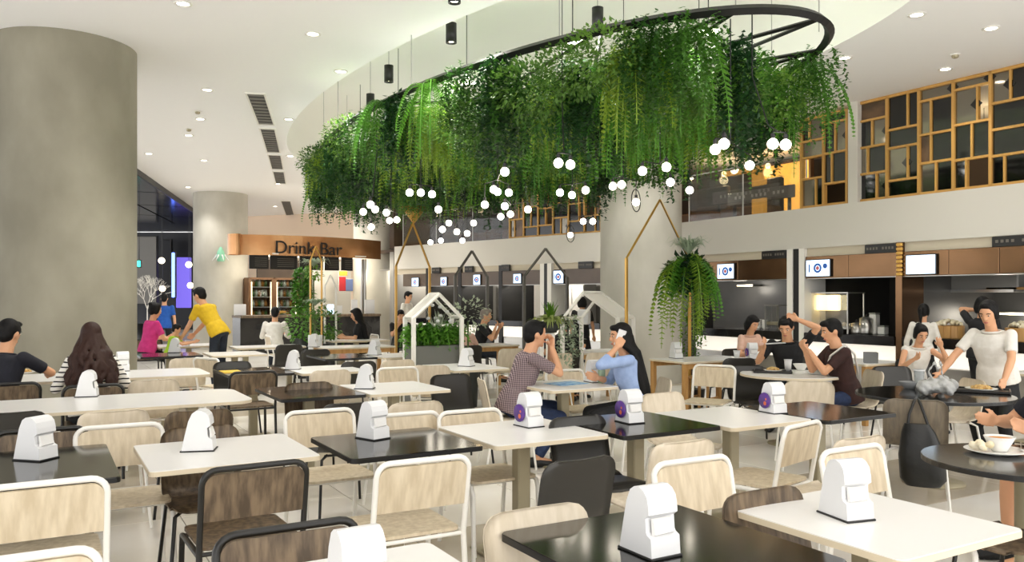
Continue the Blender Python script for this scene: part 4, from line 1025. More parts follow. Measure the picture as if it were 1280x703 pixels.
def trail_mesh(ns, L0, L1, seed, leafL=.045, rad=.2):
    RL.seed(seed); b = MB()
    for i in range(ns):
        a, r = RL.uniform(0, 2*PI), rad*math.sqrt(RL.random()); p = Vector((r*math.cos(a), r*math.sin(a), RL.uniform(-.05, .08))); L = RL.uniform(L0, L1); d = Vector((math.cos(a)*.5, math.sin(a)*.5, -.2)); s = 0
        while s < L:
            d = (d*.8+Vector((RL.uniform(-.25, .25), RL.uniform(-.25, .25), -.55))).normalized(); q = p+d*.045
            for k in range(2):
                leaf(b, p, Vector((RL.uniform(-1, 1), RL.uniform(-1, 1), RL.uniform(-.9, .3))), leafL*RL.uniform(.7, 1.3), leafL*.3, Vector((0, 0, 1)))
            p = q; s += .045
    return b
def bush_mesh(n, R0, seed, leafL=.07, squash=.7):
    RL.seed(seed); b = MB()
    for i in range(n):
        d = Vector((RL.gauss(0, 1), RL.gauss(0, 1), RL.gauss(0, 1))).normalized(); p = d*R0*RL.uniform(.35, 1)**.6; p.z *= squash
        leaf(b, p, d+Vector((RL.uniform(-.7, .7), RL.uniform(-.7, .7), RL.uniform(-.9, .3))), leafL*RL.uniform(.6, 1.3), leafL*.3, Vector((RL.uniform(-.3, .3), RL.uniform(-.3, .3), 1)))
    return b
def blade_mesh(n, L0, L1, seed, w=.012, up=.5, out=.5, droop=1.0):
    RL.seed(seed); b = MB()
    for i in range(n):
        a = RL.uniform(0, 2*PI); h = Vector((math.cos(a), math.sin(a), 0)); L = RL.uniform(L0, L1); sd = Vector((-h.y, h.x, 0)); o_ = RL.uniform(.4, 1)*out; P = []
        for k in range(6):
            t = k/5; P.append(h*L*o_*t+Vector((0, 0, L*up*t-L*droop*t*t*RL.uniform(.8, 1.2))))
        v = []
        for k, p in enumerate(P): ww = w*(1-(k/5)**2)+.001; v += [p-sd*ww, p+sd*ww]
        b.add(v, [(2*k, 2*k+1, 2*k+3, 2*k+2) for k in range(5)])
    return b
# ---- the oval hanging frame
RC, RA, RB, RZ = (5.7, 10.3), 2.0, 5.5, 3.98
t = thing('plant_chandelier', 'black oval metal frame hanging from the ceiling recess, carrying plants', 'plant holder', (RC[0], RC[1], RZ))
el = lambda a, k=1: Vector((RA*k*math.cos(a), RB*k*math.sin(a), 0))
MB().tube([el(2*PI*i/120) for i in range(120)], .045, 4, closed=True, smooth=False).build('outer_rim', 'black', t)
MB().tube([el(2*PI*i/90, .55) for i in range(90)], .02, 4, closed=True, smooth=False).build('inner_rim', 'black', t)
for i in range(16):
    a = 2*PI*i/16+.1; MB().cyl(el(a), el(a+.35, .55), .02, n=4, smooth=False).build('cross_bar', 'black', t); MB().cyl(el(a), el(a-.35, .55), .02, n=4, smooth=False).build('cross_bar', 'black', t)
for i in range(12):
    a = 2*PI*i/12+.25; p = el(a, .98); MB().cyl(p, p+Vector((0, 0, 5.52-RZ)), .006, n=5).build('suspension_wire', 'steel', t)
def recess_fill_lamp():  # added lamps that brighten the ceiling recess and the foliage tops
    g = thing('recess_fill_lamp', '', 'lamp')
    MB().lathe([(.001, 0), (.11, 0), (.12, .03), (.06, .06), (.001, .065)], 20, caps=False).build('housing', 'white_paint', g)
    MB().lathe([(.10, -.002), (.05, -.004), (.001, -.005)], 20, caps=False).build('lamp', 'lampdisc', g)
    MB().cyl((0, 0, .06), (0, 0, 1.0), .005, n=5).build('cord', 'black', g)
    ld = bpy.data.lights.new('recess_fill_light', 'POINT'); ld.energy = 34; ld.color = (1, .98, .92); ld.shadow_soft_size = .2
    lo = bpy.data.objects.new('glow', ld); COL.objects.link(lo); lo.parent = g; lo.location = (0, 0, -.12)
    return g
for i, (gx, gy) in enumerate(((-1.0, -3.4), (.9, -3.2), (-1.2, -1.4), (1.1, -1.0), (-1.2, .8), (1.1, 1.4), (-1.0, 3.0), (.9, 3.6), (0, 4.8), (0, -4.3))):
    place('recess_fill', recess_fill_lamp, (RC[0]+gx, RC[1]+gy, 4.16), 0, 'small white lamp added above the foliage of the oval frame to light the recess', 'lamp', 'added recess lamps above the oval frame')
HPL = {'fern': (lambda: fern_mesh(30, .5, 1.0, 1, lw=.13, n=24), 'fern', 'bright green fern hanging from the black oval frame'),
       'fern2': (lambda: fern_mesh(24, .6, 1.2, 2, lw=.10, n=28), 'grassleaf', 'long-fronded green fern hanging from the black oval frame'),
       'vine': (lambda: trail_mesh(46, .35, .95, 3, .05, .26), 'vine', 'dark green trailing vine hanging from the black oval frame'),
       'bush': (lambda: bush_mesh(900, .44, 4, .055), 'bush', 'leafy green bush growing in the black oval frame'),
       'dark': (lambda: trail_mesh(34, .6, 1.15, 5, .07, .16), 'dark_leaf', 'dense dark creeper hanging from the black oval frame')}
HM = {}
rp = random.Random(5); pts = []
sp = .48; gy = -RB
while gy <= RB:
    gx = -RA
    while gx <= RA:
        x, y = gx+rp.uniform(-.16, .16), gy+rp.uniform(-.16, .16)
        if (x/RA)**2+(y/RB)**2 < .97: pts.append((x, y, 0))
        gx += sp
    gy += sp
for i in range(54): a = 2*PI*(i+rp.uniform(-.3, .3))/54; pts.append((*el(a, 1.0).to_2d(), 1))
for x, y, rim in pts:
    if y < -5.1 and x > -.7: continue          # the near end of the frame is bare
    k = rp.choice(['fern', 'fern2', 'vine', 'dark', 'bush', 'bush'] if not rim else ['bush', 'vine', 'vine', 'dark', 'fern2'])
    mk, mm, la = HPL[k]
    if k not in HM: HM[k] = mk().mesh('hanging_'+('fern' if 'fern' in k else 'vine' if k != 'bush' else 'bush'), mm)
    z = RZ+(-.06 if k not in ('bush',) else rp.uniform(-.45, -.16) if rim else rp.uniform(-.5, -.08)) - (0 if rim else rp.uniform(0, .12))
    o = link('hanging_fern' if 'fern' in k else 'hanging_vine' if k != 'bush' else 'hanging_bush', HM[k], None, (RC[0]+x, RC[1]+y, z)); o.rotation_euler = (0, 0, rp.uniform(0, 6.28)); o.scale = (1, 1, rp.uniform(.8, 1.08))
    tag(o, la, 'hanging plant', 'plants hanging from the oval frame: '+la)
# ---- globe lamps on thin black rods
M['globe'] = mat('lit_globe', '#fffaf0', .3, emit=16, emitc='#fff4e0')
CL = [[(454, 265), (463, 256), (469, 262), (464, 284)], [(483, 266), (487, 276), (496, 275)], [(512, 241), (526, 241), (540, 243)], [(548, 262), (561, 279), (553, 287), (538, 303), (551, 301)], [(571, 290), (584, 292), (592, 279), (578, 301)],
      [(606, 256), (617, 237), (631, 215), (636, 241), (622, 240)], [(626, 271), (638, 268), (660, 262), (631, 258)], [(698, 204), (713, 206)], [(700, 241), (715, 244), (732, 238)], [(729, 277), (741, 277), (713, 294)],
      [(766, 233), (777, 231), (795, 253)], [(803, 214), (833, 209), (838, 228)], [(862, 238)], [(894, 187), (905, 180), (937, 207)], [(966, 180), (982, 181)]]
gm = MB().sphere((0, 0, 0), .044, 16, 10).mesh('globe', 'globe'); sk = MB().cyl((0, 0, .045), (0, 0, .085), .018, n=10).mesh('socket', 'black')
CLN = ['at the far end of the frame', 'beside the far end', 'high beneath the ferns near the gold frame', 'above the gold frame', 'in front of the far railing', 'beneath the middle ferns', 'in front of the far lattice', 'pair just beneath the foliage', 'above the white pillar', 'with a black hoop, before the far lattice', 'with a black hoop, beside the concrete column', 'in front of the concrete column', 'single, beside the concrete column', 'before the upper lounge railing', 'pair beside the narrow lattice']
for ci, cl in enumerate(CL):
    ps = [at(px, py, 2.8 if py < 250 else 2.65 if py < 280 else 2.5) for px, py in cl]
    c = sum(ps, Vector())/len(ps); sx, sy = c.x-RC[0], c.y-RC[1]
    k = math.sqrt((sx/RA)**2+(sy/RB)**2); root = Vector((RC[0]+sx*min(1, .98/k), RC[1]+sy*min(1, .98/k), RZ)); zc = max(p.z for p in ps)+.10
    t = thing('globe_lamp', 'white globe lamps on black rods, '+CLN[ci], 'pendant lamp', root, 0, 'white globe lamp clusters')
    hub = Vector((c.x, c.y, zc))-root
    MB().tube([(0, 0, 0), (0, 0, hub.z*.5), (hub.x*.6, hub.y*.6, hub.z*.92), hub], .006, 5)  .build('stem', 'black', t)
    if ci in (7, 8, 9, 10): MB().cyl((0, 0, 0), (0, 0, 5.55-RZ), .004, n=5).build('cord', 'black', t)
    for gi, p in enumerate(ps):
        q = p-root; MB().tube([hub, Vector((q.x, q.y, hub.z)), q+Vector((0, 0, .07))], .006, 5).build('arm', 'black', t)
        link('socket', sk, t, q); link('globe', gm, t, q)
        if (px := cl[gi]) in ((713, 294), (795, 253)):
            MB().tube([q+Vector((.13*math.cos(a), .08*math.cos(a), .13*math.sin(a)+.02)) for a in [2*PI*i/20 for i in range(20)]], .006, 5, closed=True).build('hoop', 'black', t)
# ---- potted and boxed plants on the floor
def leafy(name, mesh, m, parent, loc): return link(name, mesh.mesh(name, m), parent, loc)
# hanging fern on the gold frame
p = atD(861, 10.45, 0); ap = HB['apex']
t = thing('fern_basket', 'large fern with a spiky grey-green plant, hanging in the gold house frame', 'hanging plant', (p.x, p.y, 1.98))
MB().lathe([(.001, -.16), (.1, -.16), (.15, 0), (.14, .02), (.001, .02)], 20, caps=False).build('basket', 'dark_pot', t)
leafy('core_leaves', bush_mesh(420, .3, 35, .09, .8), 'dark_leaf', t, (0, 0, -.12)); b = fern_mesh(44, .4, .8, 31, spr=(.35, .75), lw=.2, n=18); b.build('fern_fronds', 'grassleaf', t)
b = fern_mesh(22, .8, 1.3, 32, spr=(.2, .42), lw=.11, n=24); b.build('long_fronds', 'fern', t)
leafy('spiky_leaves', blade_mesh(110, .35, .6, 33, .012, 1.0, .7, .7), 'silver', t, (-.05, -.05, .1))
MB().cyl((0, 0, .02), (Vector(ap)-Vector((p.x, p.y, 1.98)))*.98, .005, n=5).build('hanger', 'black', t)
p2 = atD(868, 11.5, 0)
t = thing('trailing_plant', 'tall thin trailing plant climbing the leg of the gold frame', 'plant', (p2.x, p2.y, 0))
MB().lathe([(.001, 0), (.12, 0), (.15, .25), (.14, .25), (.001, .24)], 18, caps=False).build('pot', 'dark_pot', t)
MB().tube([(0, 0, .2), (.03, .02, .8), (0, 0, 1.5)], .012, 6).build('stem', 'stem', t)
leafy('foliage', trail_mesh(16, .5, 1.0, 34, .06, .12), 'fern', t, (0, 0, 1.45))
# small pot on the far gold frame
ap = Vector(HA['apex'])
t = thing('hanging_pot', 'small golden hanging pot with green tuft at the tip of the far gold frame', 'hanging plant', (ap.x, ap.y-.05, ap.z-.02))
MB().lathe([(.001, 0), (.05, .05), (.26, .34), (.001, .33)], 18, caps=False).build('pot', 'gold', t); leafy('foliage', bush_mesh(260, .4, 41, .09), 'fern', t, (0, 0, .5)); MB().cyl((0, 0, .3), (0, 0, CEIL-ap.z), .006, n=5).build('hanger', 'black', t)
# planter box of ferns
A, B2 = at(515, 450, .5), at(580, 450, .5)
pc = atD(549, 10.55, 0)
t = thing('planter_box', 'grey rectangular planter box full of bright green ferns and white flowers', 'planter', (pc.x, pc.y, 0), 0)
MB().cbox((0, .15, .46), (.72, .36, .92), .01).build('box', 'planter', t); MB().box((0, .15, .912), (.68, .32, .02)).build('soil', 'soil', t)
for i in range(7):
    RL.seed(50+i); b = MB()
    for k in range(26): frond(b, Vector((RL.uniform(-.05, .05), RL.uniform(-.05, .05), 0)), RL.uniform(0, 6.28), RL.uniform(.26, .42), RL.uniform(.35, .75), RL.uniform(.15, .5), RL.uniform(.35, .7), n=10, lw=.2, lift=RL.uniform(.05, .25))
    leafy('fern', b, 'grassleaf', t, (-.3+.1*i, .12+.06*(i % 2), .92))
leafy('flower_stems', blade_mesh(60, .35, .6, 61, .006, 1.1, .35, .3), 'silver', t, (.05, .15, .92))
rb = random.Random(8)
fm = MB().sphere((0, 0, 0), (.03, .03, .022), 8, 6).mesh('flower', 'paper')
for i in range(12): link('flower', fm, t, (rb.uniform(-.1, .3), .15+rb.uniform(-.12, .12), 1.16+rb.uniform(0, .28)))
# staghorn fern on a white post
pc = atD(688, 10.2, 0)
t = thing('staghorn_fern', 'pale staghorn fern with spreading fronds on a white post behind the couple', 'plant', (pc.x, pc.y, 0))
MB().cbox((0, 0, .55), (.09, .09, 1.1), .01).build('post', 'white_paint', t); MB().lathe([(.001, 0), (.08, 0), (.12, .14), (.001, .14)], 16, c=(0, 0, 1.1), caps=False).build('pot', 'dark_pot', t)
leafy('fronds', blade_mesh(46, .3, .55, 71, .03, .7, .95, .75), 'stag', t, (0, 0, 1.22)); leafy('trailing_fronds', trail_mesh(14, .4, .75, 72, .06, .1), 'silver', t, (.22, -.1, 1.25)); leafy('upright_fronds', blade_mesh(24, .25, .42, 73, .02, 1.1, .5, .4), 'fern', t, (0, 0, 1.22))
# plants around the slim frames by the bar
def potted(px, D, zpot, h, label, parts, potm='dark_pot', pr=.16):
    c = atD(px, D, 0); t = thing('potted_plant', label, 'plant', (c.x, c.y, 0))
    MB().lathe([(.001, 0), (pr*.8, 0), (pr, zpot), (pr*.93, zpot), (.001, zpot-.02)], 20, caps=False).build('pot', potm, t)
    MB().cyl((0, 0, zpot-.03), (0, 0, h), .015, n=6).build('stem', 'stem', t)
    for nm, me, m, z in parts: leafy(nm, me, m, t, (0, 0, z))
potted(378, 15.6, .75, 1.9, 'tall bright green climbing plant in a dark pot before the drinks bar', [('foliage', trail_mesh(30, .5, .9, 81, .08, .16), 'grassleaf', 2.05), ('lower_foliage', bush_mesh(300, .3, 82, .09, 1.3), 'grassleaf', 1.0), ('middle_foliage', bush_mesh(220, .22, 83, .09, 1.8), 'grassleaf', 1.5)], pr=.2)
potted(392, 15.0, .3, 1.95, 'spiky silver plant on a tall stem before the drinks bar sign', [('spiky_leaves', blade_mesh(90, .3, .5, 84, .012, .9, .8, .7), 'silver', 2.1), ('tuft', bush_mesh(120, .18, 85, .07), 'bush', 2.0)])
potted(394, 13.8, .9, 1.2, 'round silver-green plant in a white pot beside the slim gold frame', [('spiky_leaves', blade_mesh(110, .25, .42, 86, .012, .8, .8, .6), 'silver', 1.4), ('tuft', bush_mesh(160, .24, 87, .06), 'bush', 1.35)], potm='paper', pr=.12)
potted(402, 14.9, .7, .9, 'low green bush in a dark pot beside the slim white frame', [('foliage', bush_mesh(360, .36, 88, .08, .9), 'fern', 1.05)])
potted(420, 16.2, .7, .8, 'small feathery shrub in a dark pot near the bar', [('foliage', fern_mesh(18, .25, .45, 89, n=9), 'fern', .85)])
potted(585, 11.5, .5, 1.2, 'sparse silver shrub beside the white house frame', [('foliage', bush_mesh(200, .34, 90, .06, .8), 'silver', 1.3)])
# =================================================================== PEOPLE
def remesh(b, name, m, voxel, smooth, parent, factor=.5):
    me = b.mesh(name, m); ob = bpy.data.objects.new('tmp_remesh', me); COL.objects.link(ob)
    md = ob.modifiers.new('r', 'REMESH'); md.mode = 'VOXEL'; md.voxel_size = voxel; md.use_smooth_shade = True
    if smooth: ms = ob.modifiers.new('s', 'SMOOTH'); ms.iterations = smooth; ms.factor = factor
    dg = bpy.context.evaluated_depsgraph_get(); out = bpy.data.meshes.new_from_object(ob.evaluated_get(dg)); out.name = name
    bpy.data.objects.remove(ob); bpy.data.meshes.remove(me)
    if not out.materials: out.materials.append(M[m])
    return link(name, out, parent)
def cap(b, p, q, r1, r2, n=10):
    b.tube([p, q], [r1, r2], n); b.sphere(p, r1, n, 6); b.sphere(q, r2, n, 6)
def ring(c, ux, uy, a, bb, n=18): return [tuple(c+ux*a*math.cos(2*PI*i/n)+uy*bb*math.sin(2*PI*i/n)) for i in range(n)]
def ik(a, t, l1, l2, hint):
    d = t-a; L = min(max(d.length, abs(l1-l2)+.02), l1+l2-.004); d = d.normalized(); t = a+d*L
    k = (l1*l1-l2*l2+L*L)/(2*L); h = math.sqrt(max(l1*l1-k*k, 0)); pv = hint-d*hint.dot(d); pv = pv.normalized() if pv.length > 1e-5 else d.orthogonal()
    return a+d*k+pv*h, t
def hand(b, w, d, side_v, s, curl, mirror):
    d = d.normalized(); sv = (side_v-d*side_v.dot(d)).normalized(); pn = d.cross(sv)      # sv: across the knuckles toward the thumb, pn: palm side
    if mirror: pn = -pn
    kn = []
    for i in range(4):
        o = (1.5-i)*.021*s; base = w+sv*o*.8+d*.012*s; k = w+sv*o+d*(.085-.006*abs(i-1))*s; cap(b, base, k, .014*s, .0105*s, 8); kn.append(k)
    for i, L in enumerate((.066, .074, .069, .054)):
        p = kn[i]; dd = d
        for j, f in enumerate((.45, .32, .25)):
            a = curl*(j+1)*.55; dd = d*math.cos(a)+pn*math.sin(a); q = p+dd*L*f*s; cap(b, p, q, .0088*s-.0008*j*s, .0082*s-.0008*j*s, 7); p = q
    t0 = w+sv*.026*s+d*.02*s; t1 = t0+(sv*.75+d*.8+pn*.35).normalized()*.036*s; t2 = t1+(d+sv*.15+pn*(.3+curl*.4)).normalized()*.034*s
    cap(b, t0, t1, .013*s, .0105*s, 8); cap(b, t1, t2, .0105*s, .0085*s, 8)
def person(label, loc, rz, H=1.65, sit=True, hipz=None, lean=8, pitch=5, hyaw=0, female=False, hands=None, elbows=None, feet=None, curl=.7,
           shirt='white_top', sleeve='short', legs='jeans', shoe='black', hair='short', hairm='black_hair', skin='skin', vox=.012, skirt=False, roll=0, build=1.0, cat='person', legsleeve='long'):
    s = H/1.70; t = thing('person', label, cat, (loc[0], loc[1], 0), rz); V = Vector
    hz = hipz if hipz is not None else (.455+.095*s if sit else .90*s)
    P = V((0, 0, hz)); ln = R(lean); sp = V((0, math.sin(ln), math.cos(ln))); fw = V((0, math.cos(ln), -math.sin(ln))); X = V((1, 0, 0))
    if not sit: P = P+V((0, -.10*math.sin(ln)*s, 0))
    N = P+sp*.50*s; sh_w = (.158 if female else .182)*s*build
    nd = V((0, math.sin(ln*.6+R(pitch)*.35), math.cos(ln*.6+R(pitch)*.35))); HC = N+nd*.168*s+V((0, .012*s, 0))
    HM_ = Matrix.Translation(HC) @ Matrix.Rotation(R(hyaw), 4, 'Z') @ Matrix.Rotation(-R(pitch)-ln*.25, 4, 'X') @ Matrix.Rotation(R(roll), 4, 'Y') @ Matrix.Scale(s, 4)
    S = {1: N-sp*.045*s+X*sh_w, -1: N-sp*.045*s-X*sh_w}
    if hands is None: hands = {1: V((.16, .38, hz+.22)), -1: V((-.16, .38, hz+.22))} if sit else {1: V((.24, .05, hz-.08)), -1: V((-.24, .05, hz-.08))}
    el = {}; wr = {}
    for k in (1, -1):
        hint = V((k*.5, -.35, -.8)) if not elbows or k not in elbows else V(elbows[k])
        el[k], wr[k] = ik(S[k], V(hands[k]), .285*s, .25*s, hint)
    Hp = {k: P+X*k*.088*s-V((0, 0, .02*s)) for k in (1, -1)}
    if feet is None:
        feet = {k: V((k*.12, (.44 if sit else .0), .075*s)) for k in (1, -1)}
    kn = {}; an = {}
    for k in (1, -1): kn[k], an[k] = ik(Hp[k], V(feet[k]), .425*s, .42*s, V((k*.12, 1, .55)))
    # -- body: one continuous skin surface
    b = MB(); wf = (.93 if female else 1)*build
    def torso(b, e, z0=-.07, z1=.5, top=True):
        prof = [(-.075, .13, .095), (-.03, .165, .118), (.06, .158, .112), (.16, .138*wf, .098), (.26, .150*wf, .108), (.36, .168*wf, .112), (.43, .172*wf, .098), (.475, .12, .078), (.505, .065, .06)]
        rs = [ring(P+sp*z*s+fw*(.015*s if .2 < z < .42 else 0), X, fw, (a*build+e)*s, (c*build+e)*s) for z, a, c in prof if z0 <= z <= z1]
        b.loft(rs, 0, True)
    torso(b, -.022)
    cap(b, N-sp*.02*s, HC-nd*.05*s, .063*s*(.88 if female else 1), .056*s*(.88 if female else 1))
    def hs(c, r): return [HM_ @ V(c), r]
    b.sphere((0, 0, .01), (.074, .094, .108), 20, 14, T=HM_); b.sphere((0, .022, -.055), (.056, .062, .062), 16, 10, T=HM_); b.sphere((0, .07, -.092), (.024, .018, .018), 10, 8, T=HM_)
    b.tube([HM_ @ V((0, .086, .022)), HM_ @ V((0, .105, -.018)), HM_ @ V((0, .098, -.03))], [.008*s, .014*s, .012*s], 8); b.sphere((0, .1, -.022), (.017, .014, .012), 8, 6, T=HM_)
    b.sphere((0, .085, -.058), (.024, .012, .012), 10, 6, T=HM_)
    for k in (1, -1): b.sphere((k*.078, -.005, -.005), (.012, .022, .032), 8, 6, T=HM_)
    for k in (1, -1):
        cap(b, S[k], el[k], .046*s*wf, .037*s*wf); mid = el[k].lerp(wr[k], .3); cap(b, el[k], mid, .037*s*wf, .038*s*wf); cap(b, mid, wr[k], .038*s*wf, .025*s*wf)
        fd = (wr[k]-el[k]).normalized(); hand(b, wr[k], (fd+V((0, .25, .05))).normalized(), V((-k*.35, .1, 1)) if abs(fd.z) < .8 else V((-k, -.3, 0)), s, curl, k < 0)
        cap(b, Hp[k], kn[k], .068*s, .047*s); mid = kn[k].lerp(an[k], .3); cap(b, kn[k], mid, .047*s, .05*s); cap(b, mid, an[k], .05*s, .034*s); cap(b, an[k], V((an[k].x, an[k].y+.13*s, .04*s)), .034*s, .028*s)
    remesh(b, 'body', skin, vox if vox > .0085 else .0075, 3 if vox < .013 else 2, t, .4)
    # -- face
    for k in (1, -1):
        ey = MB().sphere((k*.032, .083, .012), (.012, .007, .0048), 10, 6, T=HM_).build('eye', 'eyewhite', t)
        MB().sphere((k*.032, .0880, .012), (.0075, .005, .0052), 8, 6, T=HM_).build('iris', 'black', ey)
        MB().tube([HM_ @ V((k*.016, .092, .032)), HM_ @ V((k*.034, .090, .037)), HM_ @ V((k*.054, .078, .031))], [.003*s, .0042*s, .002*s], 6).build('eyebrow', 'black_hair', t)
    MB().sphere((0, .092, -.058), (.022, .009, .008), 10, 6, T=HM_).build('mouth', 'lips', t)
    # -- shirt
    b = MB(); torso(b, .014, .05, .485)
    b.loft([ring(P+sp*z*s, X, fw, (a*build+.02)*s, (c*build+.02)*s) for z, a, c in ((-.07 if not female else -.03, .168, .122), (0, .167, .122), (.08, .158, .113), (.14, .145*wf, .103))])
    for k in (1, -1):
        r0 = .057*s*wf
        b.sphere(S[k], r0, 12, 8); 
        if sleeve == 'short':
            e = S[k].lerp(el[k], .72); b.tube([S[k], e], [r0, .055*s*wf], 12)
        elif sleeve in ('long', 'rolled'):
            cap(b, S[k], el[k], r0, .05*s*wf); e = el[k].lerp(wr[k], .93 if sleeve == 'long' else .5); b.tube([el[k], e], [.05*s*wf, .038*s*wf], 12)
    remesh(b, 'shirt', shirt, max(vox*1.15, .011), 3, t)
    MB().tube([N-sp*.016*s+(X*math.cos(a)*.088+fw*math.sin(a)*.070)*s+V((0, 0, .006))*math.sin(a) for a in [2*PI*i/16 for i in range(16)]], .011*s, 6, closed=True).build('collar', shirt, t)
    # -- trousers or skirt
    b = MB()
    rs = [ring(P+sp*z*s, X, fw, (a*build+.010)*s, (c*build+.010)*s) for z, a, c in ((-.085, .13, .1), (-.03, .168, .12), (.05, .16, .114), (.085, .152, .108))]
    b.loft(rs)
    for k in (1, -1):
        cap(b, Hp[k], kn[k], .086*s, .064*s)
        if legsleeve == 'long': b.tube([kn[k], kn[k].lerp(an[k], .92)], [.064*s, .052*s], 12)
    if skirt and not sit: b.loft([ring(P+V((0, 0, z)), X, V((0, 1, 0)), a, c) for z, a, c in ((.05, .17*s, .12*s), (-.2, .2*s, .16*s), (-.45*s, .2*s, .17*s))])
    remesh(b, 'skirt' if skirt else 'trousers', legs, max(vox*1.3, .013), 3, t)
    for k in (1, -1):
        a = an[k]; MB().loft([ring(V((a.x, a.y+y*s, z*s)), X, V((0, 0, 1)), w_*s, h_*s, 12) for y, z, w_, h_ in ((-.075, .045, .02, .03), (-.05, .048, .038, .046), (.03, .045, .042, .045), (.11, .033, .046, .033), (.165, .027, .038, .025), (.185, .025, .015, .015))]).build('shoe', shoe, t)
    # -- hair
    b = MB()
    b.sphere((0, -.020, .036), (.086, .098, .096), 20, 14, T=HM_); b.sphere((0, -.045, -.01), (.074, .07, .085), 16, 10, T=HM_)
    if hair == 'short':
        for k in (-1, 1): b.sphere((k*.06, .0, .03), (.026, .055, .05), 10, 8, T=HM_)
        b.sphere((0, .05, .095), (.06, .045, .03), 12, 8, T=HM_)
    else:
        for k in (-1, 1): b.sphere((k*.068, -.005, .0), (.022, .05, .075), 10, 8, T=HM_)
        b.sphere((0, .055, .088) if hair in ('bob', 'long') else (0, .035, .098), (.055, .04, .028), 12, 8, T=HM_)
    rh = random.Random(int(loc[0]*100)+7)
    if hair in ('long', 'wavy'):
        LL = .62*s if hair == 'long' else .42*s; nst = 13 if hair == 'long' else 20
        for i in range(nst):
            a = PI*(i/(nst-1))*1.15+PI*.92; st = HM_ @ V((.075*math.cos(a), -.02+.075*math.sin(a), -.01)); bk = V((math.cos(a)*.35, min(math.sin(a), 0)*.6, 0)); p = st; pts_ = [HM_ @ V((.05*math.cos(a), -.01+.05*math.sin(a), .07)), st]
            ph = rh.uniform(0, 6.28); n_ = 9
            for j in range(1, n_+1):
                q = j/n_; wv = .0 if hair == 'long' else .034*math.sin(q*10+ph)*min(1, q*2)
                c = st+V((0, 0, -LL*q))+bk*(.16 if hair == 'long' else .26)*min(q*1.6, 1)*s + V((wv, wv*.6, 0))
                bky = -(c.z-P.z)*0
                sy = P.y+ (c.z-P.z)*math.tan(ln) - .135*s              # stay behind the back
                if c.z < N.z+.03: c.y = min(c.y, sy+(.02 if math.sin(a) < -.2 else .07))
                pts_.append(c)
            rr = [.026*s]+[(.030 if hair == 'long' else .023)*s]*(n_-1)+[.022*s, .008*s]
            b.tube(pts_, rr[:len(pts_)], 8)
    elif hair == 'pony':
        p = HM_ @ V((0, -.105, .035)); b.sphere(p, .03*s, 10, 8); b.tube([p, p+V((0, -.06, -.03))*s, p+V((0, -.075, -.16))*s, p+V((0, -.05, -.27))*s], [.025*s, .034*s, .03*s, .008*s], 10)
    elif hair == 'bun':
        b.sphere((0, -.095, .075), (.045, .045, .042), 12, 8, T=HM_)
    elif hair == 'bob':
        for i in range(9):
            a = PI*1.1*i/8+PI*.95; b.tube([HM_ @ V((.07*math.cos(a), -.015+.075*math.sin(a), .04)), HM_ @ V((.082*math.cos(a), -.015+.082*math.sin(a), -.05)), HM_ @ V((.07*math.cos(a), -.01+.07*math.sin(a), -.12))], [.028*s, .03*s, .012*s], 8)
    remesh(b, 'hair', hairm, max(vox, .010) if hair != 'wavy' else .008, 2 if hair != 'wavy' else 1, t, .4)
    t['_w'] = 0; del t['_w']
    bpy.context.view_layer.update()
    return t, dict(P=P, N=N, HC=HC, HM=HM_, el=el, wr=wr, S=S, kn=kn)
V = Vector
M['eyewhite'] = mat('eye_white', '#e8e2da', .3); M['lips'] = mat('lips', '#b5695a', .5)
def cloth(k, c, n=None): M[k] = mat(k, c, .85, noise=(n, 14, (1, 1, 1), 3) if n else None, bump=.35, bscale=16); return k
cloth('jeans', '#27375a', '#1e2b48'); cloth('dark_jeans', '#232a36', '#1a2029'); cloth('black_cloth', '#131315', '#1a1a1c'); cloth('yellow_tee', '#e2bb22', '#d6ae1c'); cloth('pink_tee', '#d63a86', '#c83078'); cloth('lime_tee', '#a6cc2a', '#99be24')
cloth('blue_shirt', '#a3b9e0', '#93a9d4'); cloth('white_shirt', '#e9e5dd', '#ddd8ce'); cloth('navy_tee', '#15161f', '#1b1c27'); cloth('royal_tee', '#1f5ab0', '#1a4fa0'); cloth('pale_pink', '#dcb7a4', '#d2aa96'); cloth('brown_tee', '#3a201c', '#301a17'); cloth('grey_shorts', '#77767a', '#66656a'); cloth('lavender', '#c9bed2', '#b8acc4'); cloth('olive', '#5a6142', '#4d5438')
M['striped'] = stripes_mat('striped_knit', '#ece8e0', '#1b1a1c', 7.5, 'Z', 1.5, .80, .85)
M['plaid'] = stripes_mat('plaid_shirt', '#3b2a33', '#a89494', 26, 'Z', .6, .83, .8)
nt = M['plaid'].node_tree; bs = nt.nodes['Principled BSDF']; tcn = [n for n in nt.nodes if n.type == 'TEX_COORD'][0]; rp0 = [n for n in nt.nodes if n.type == 'VALTORGB'][0]
w2 = nt.nodes.new('ShaderNodeTexWave'); w2.bands_direction = 'Y'; w2.inputs['Scale'].default_value = 22; w2.inputs['Distortion'].default_value = .6; nt.links.new(tcn.outputs['Object'], w2.inputs['Vector'])
r2 = nt.nodes.new('ShaderNodeValToRGB'); r2.color_ramp.elements[0].position = .76; r2.color_ramp.elements[1].position = .9; r2.color_ramp.elements[0].color = (0, 0, 0, 1); r2.color_ramp.elements[1].color = (.35, .28, .28, 1); nt.links.new(w2.outputs['Fac'], r2.inputs[0])
mxx = nt.nodes.new('ShaderNodeMixRGB'); mxx.blend_type = 'ADD'; mxx.inputs[0].default_value = .8; nt.links.new(rp0.outputs[0], mxx.inputs[1]); nt.links.new(r2.outputs[0], mxx.inputs[2]); nt.links.new(mxx.outputs[0], bs.inputs['Base Color'])
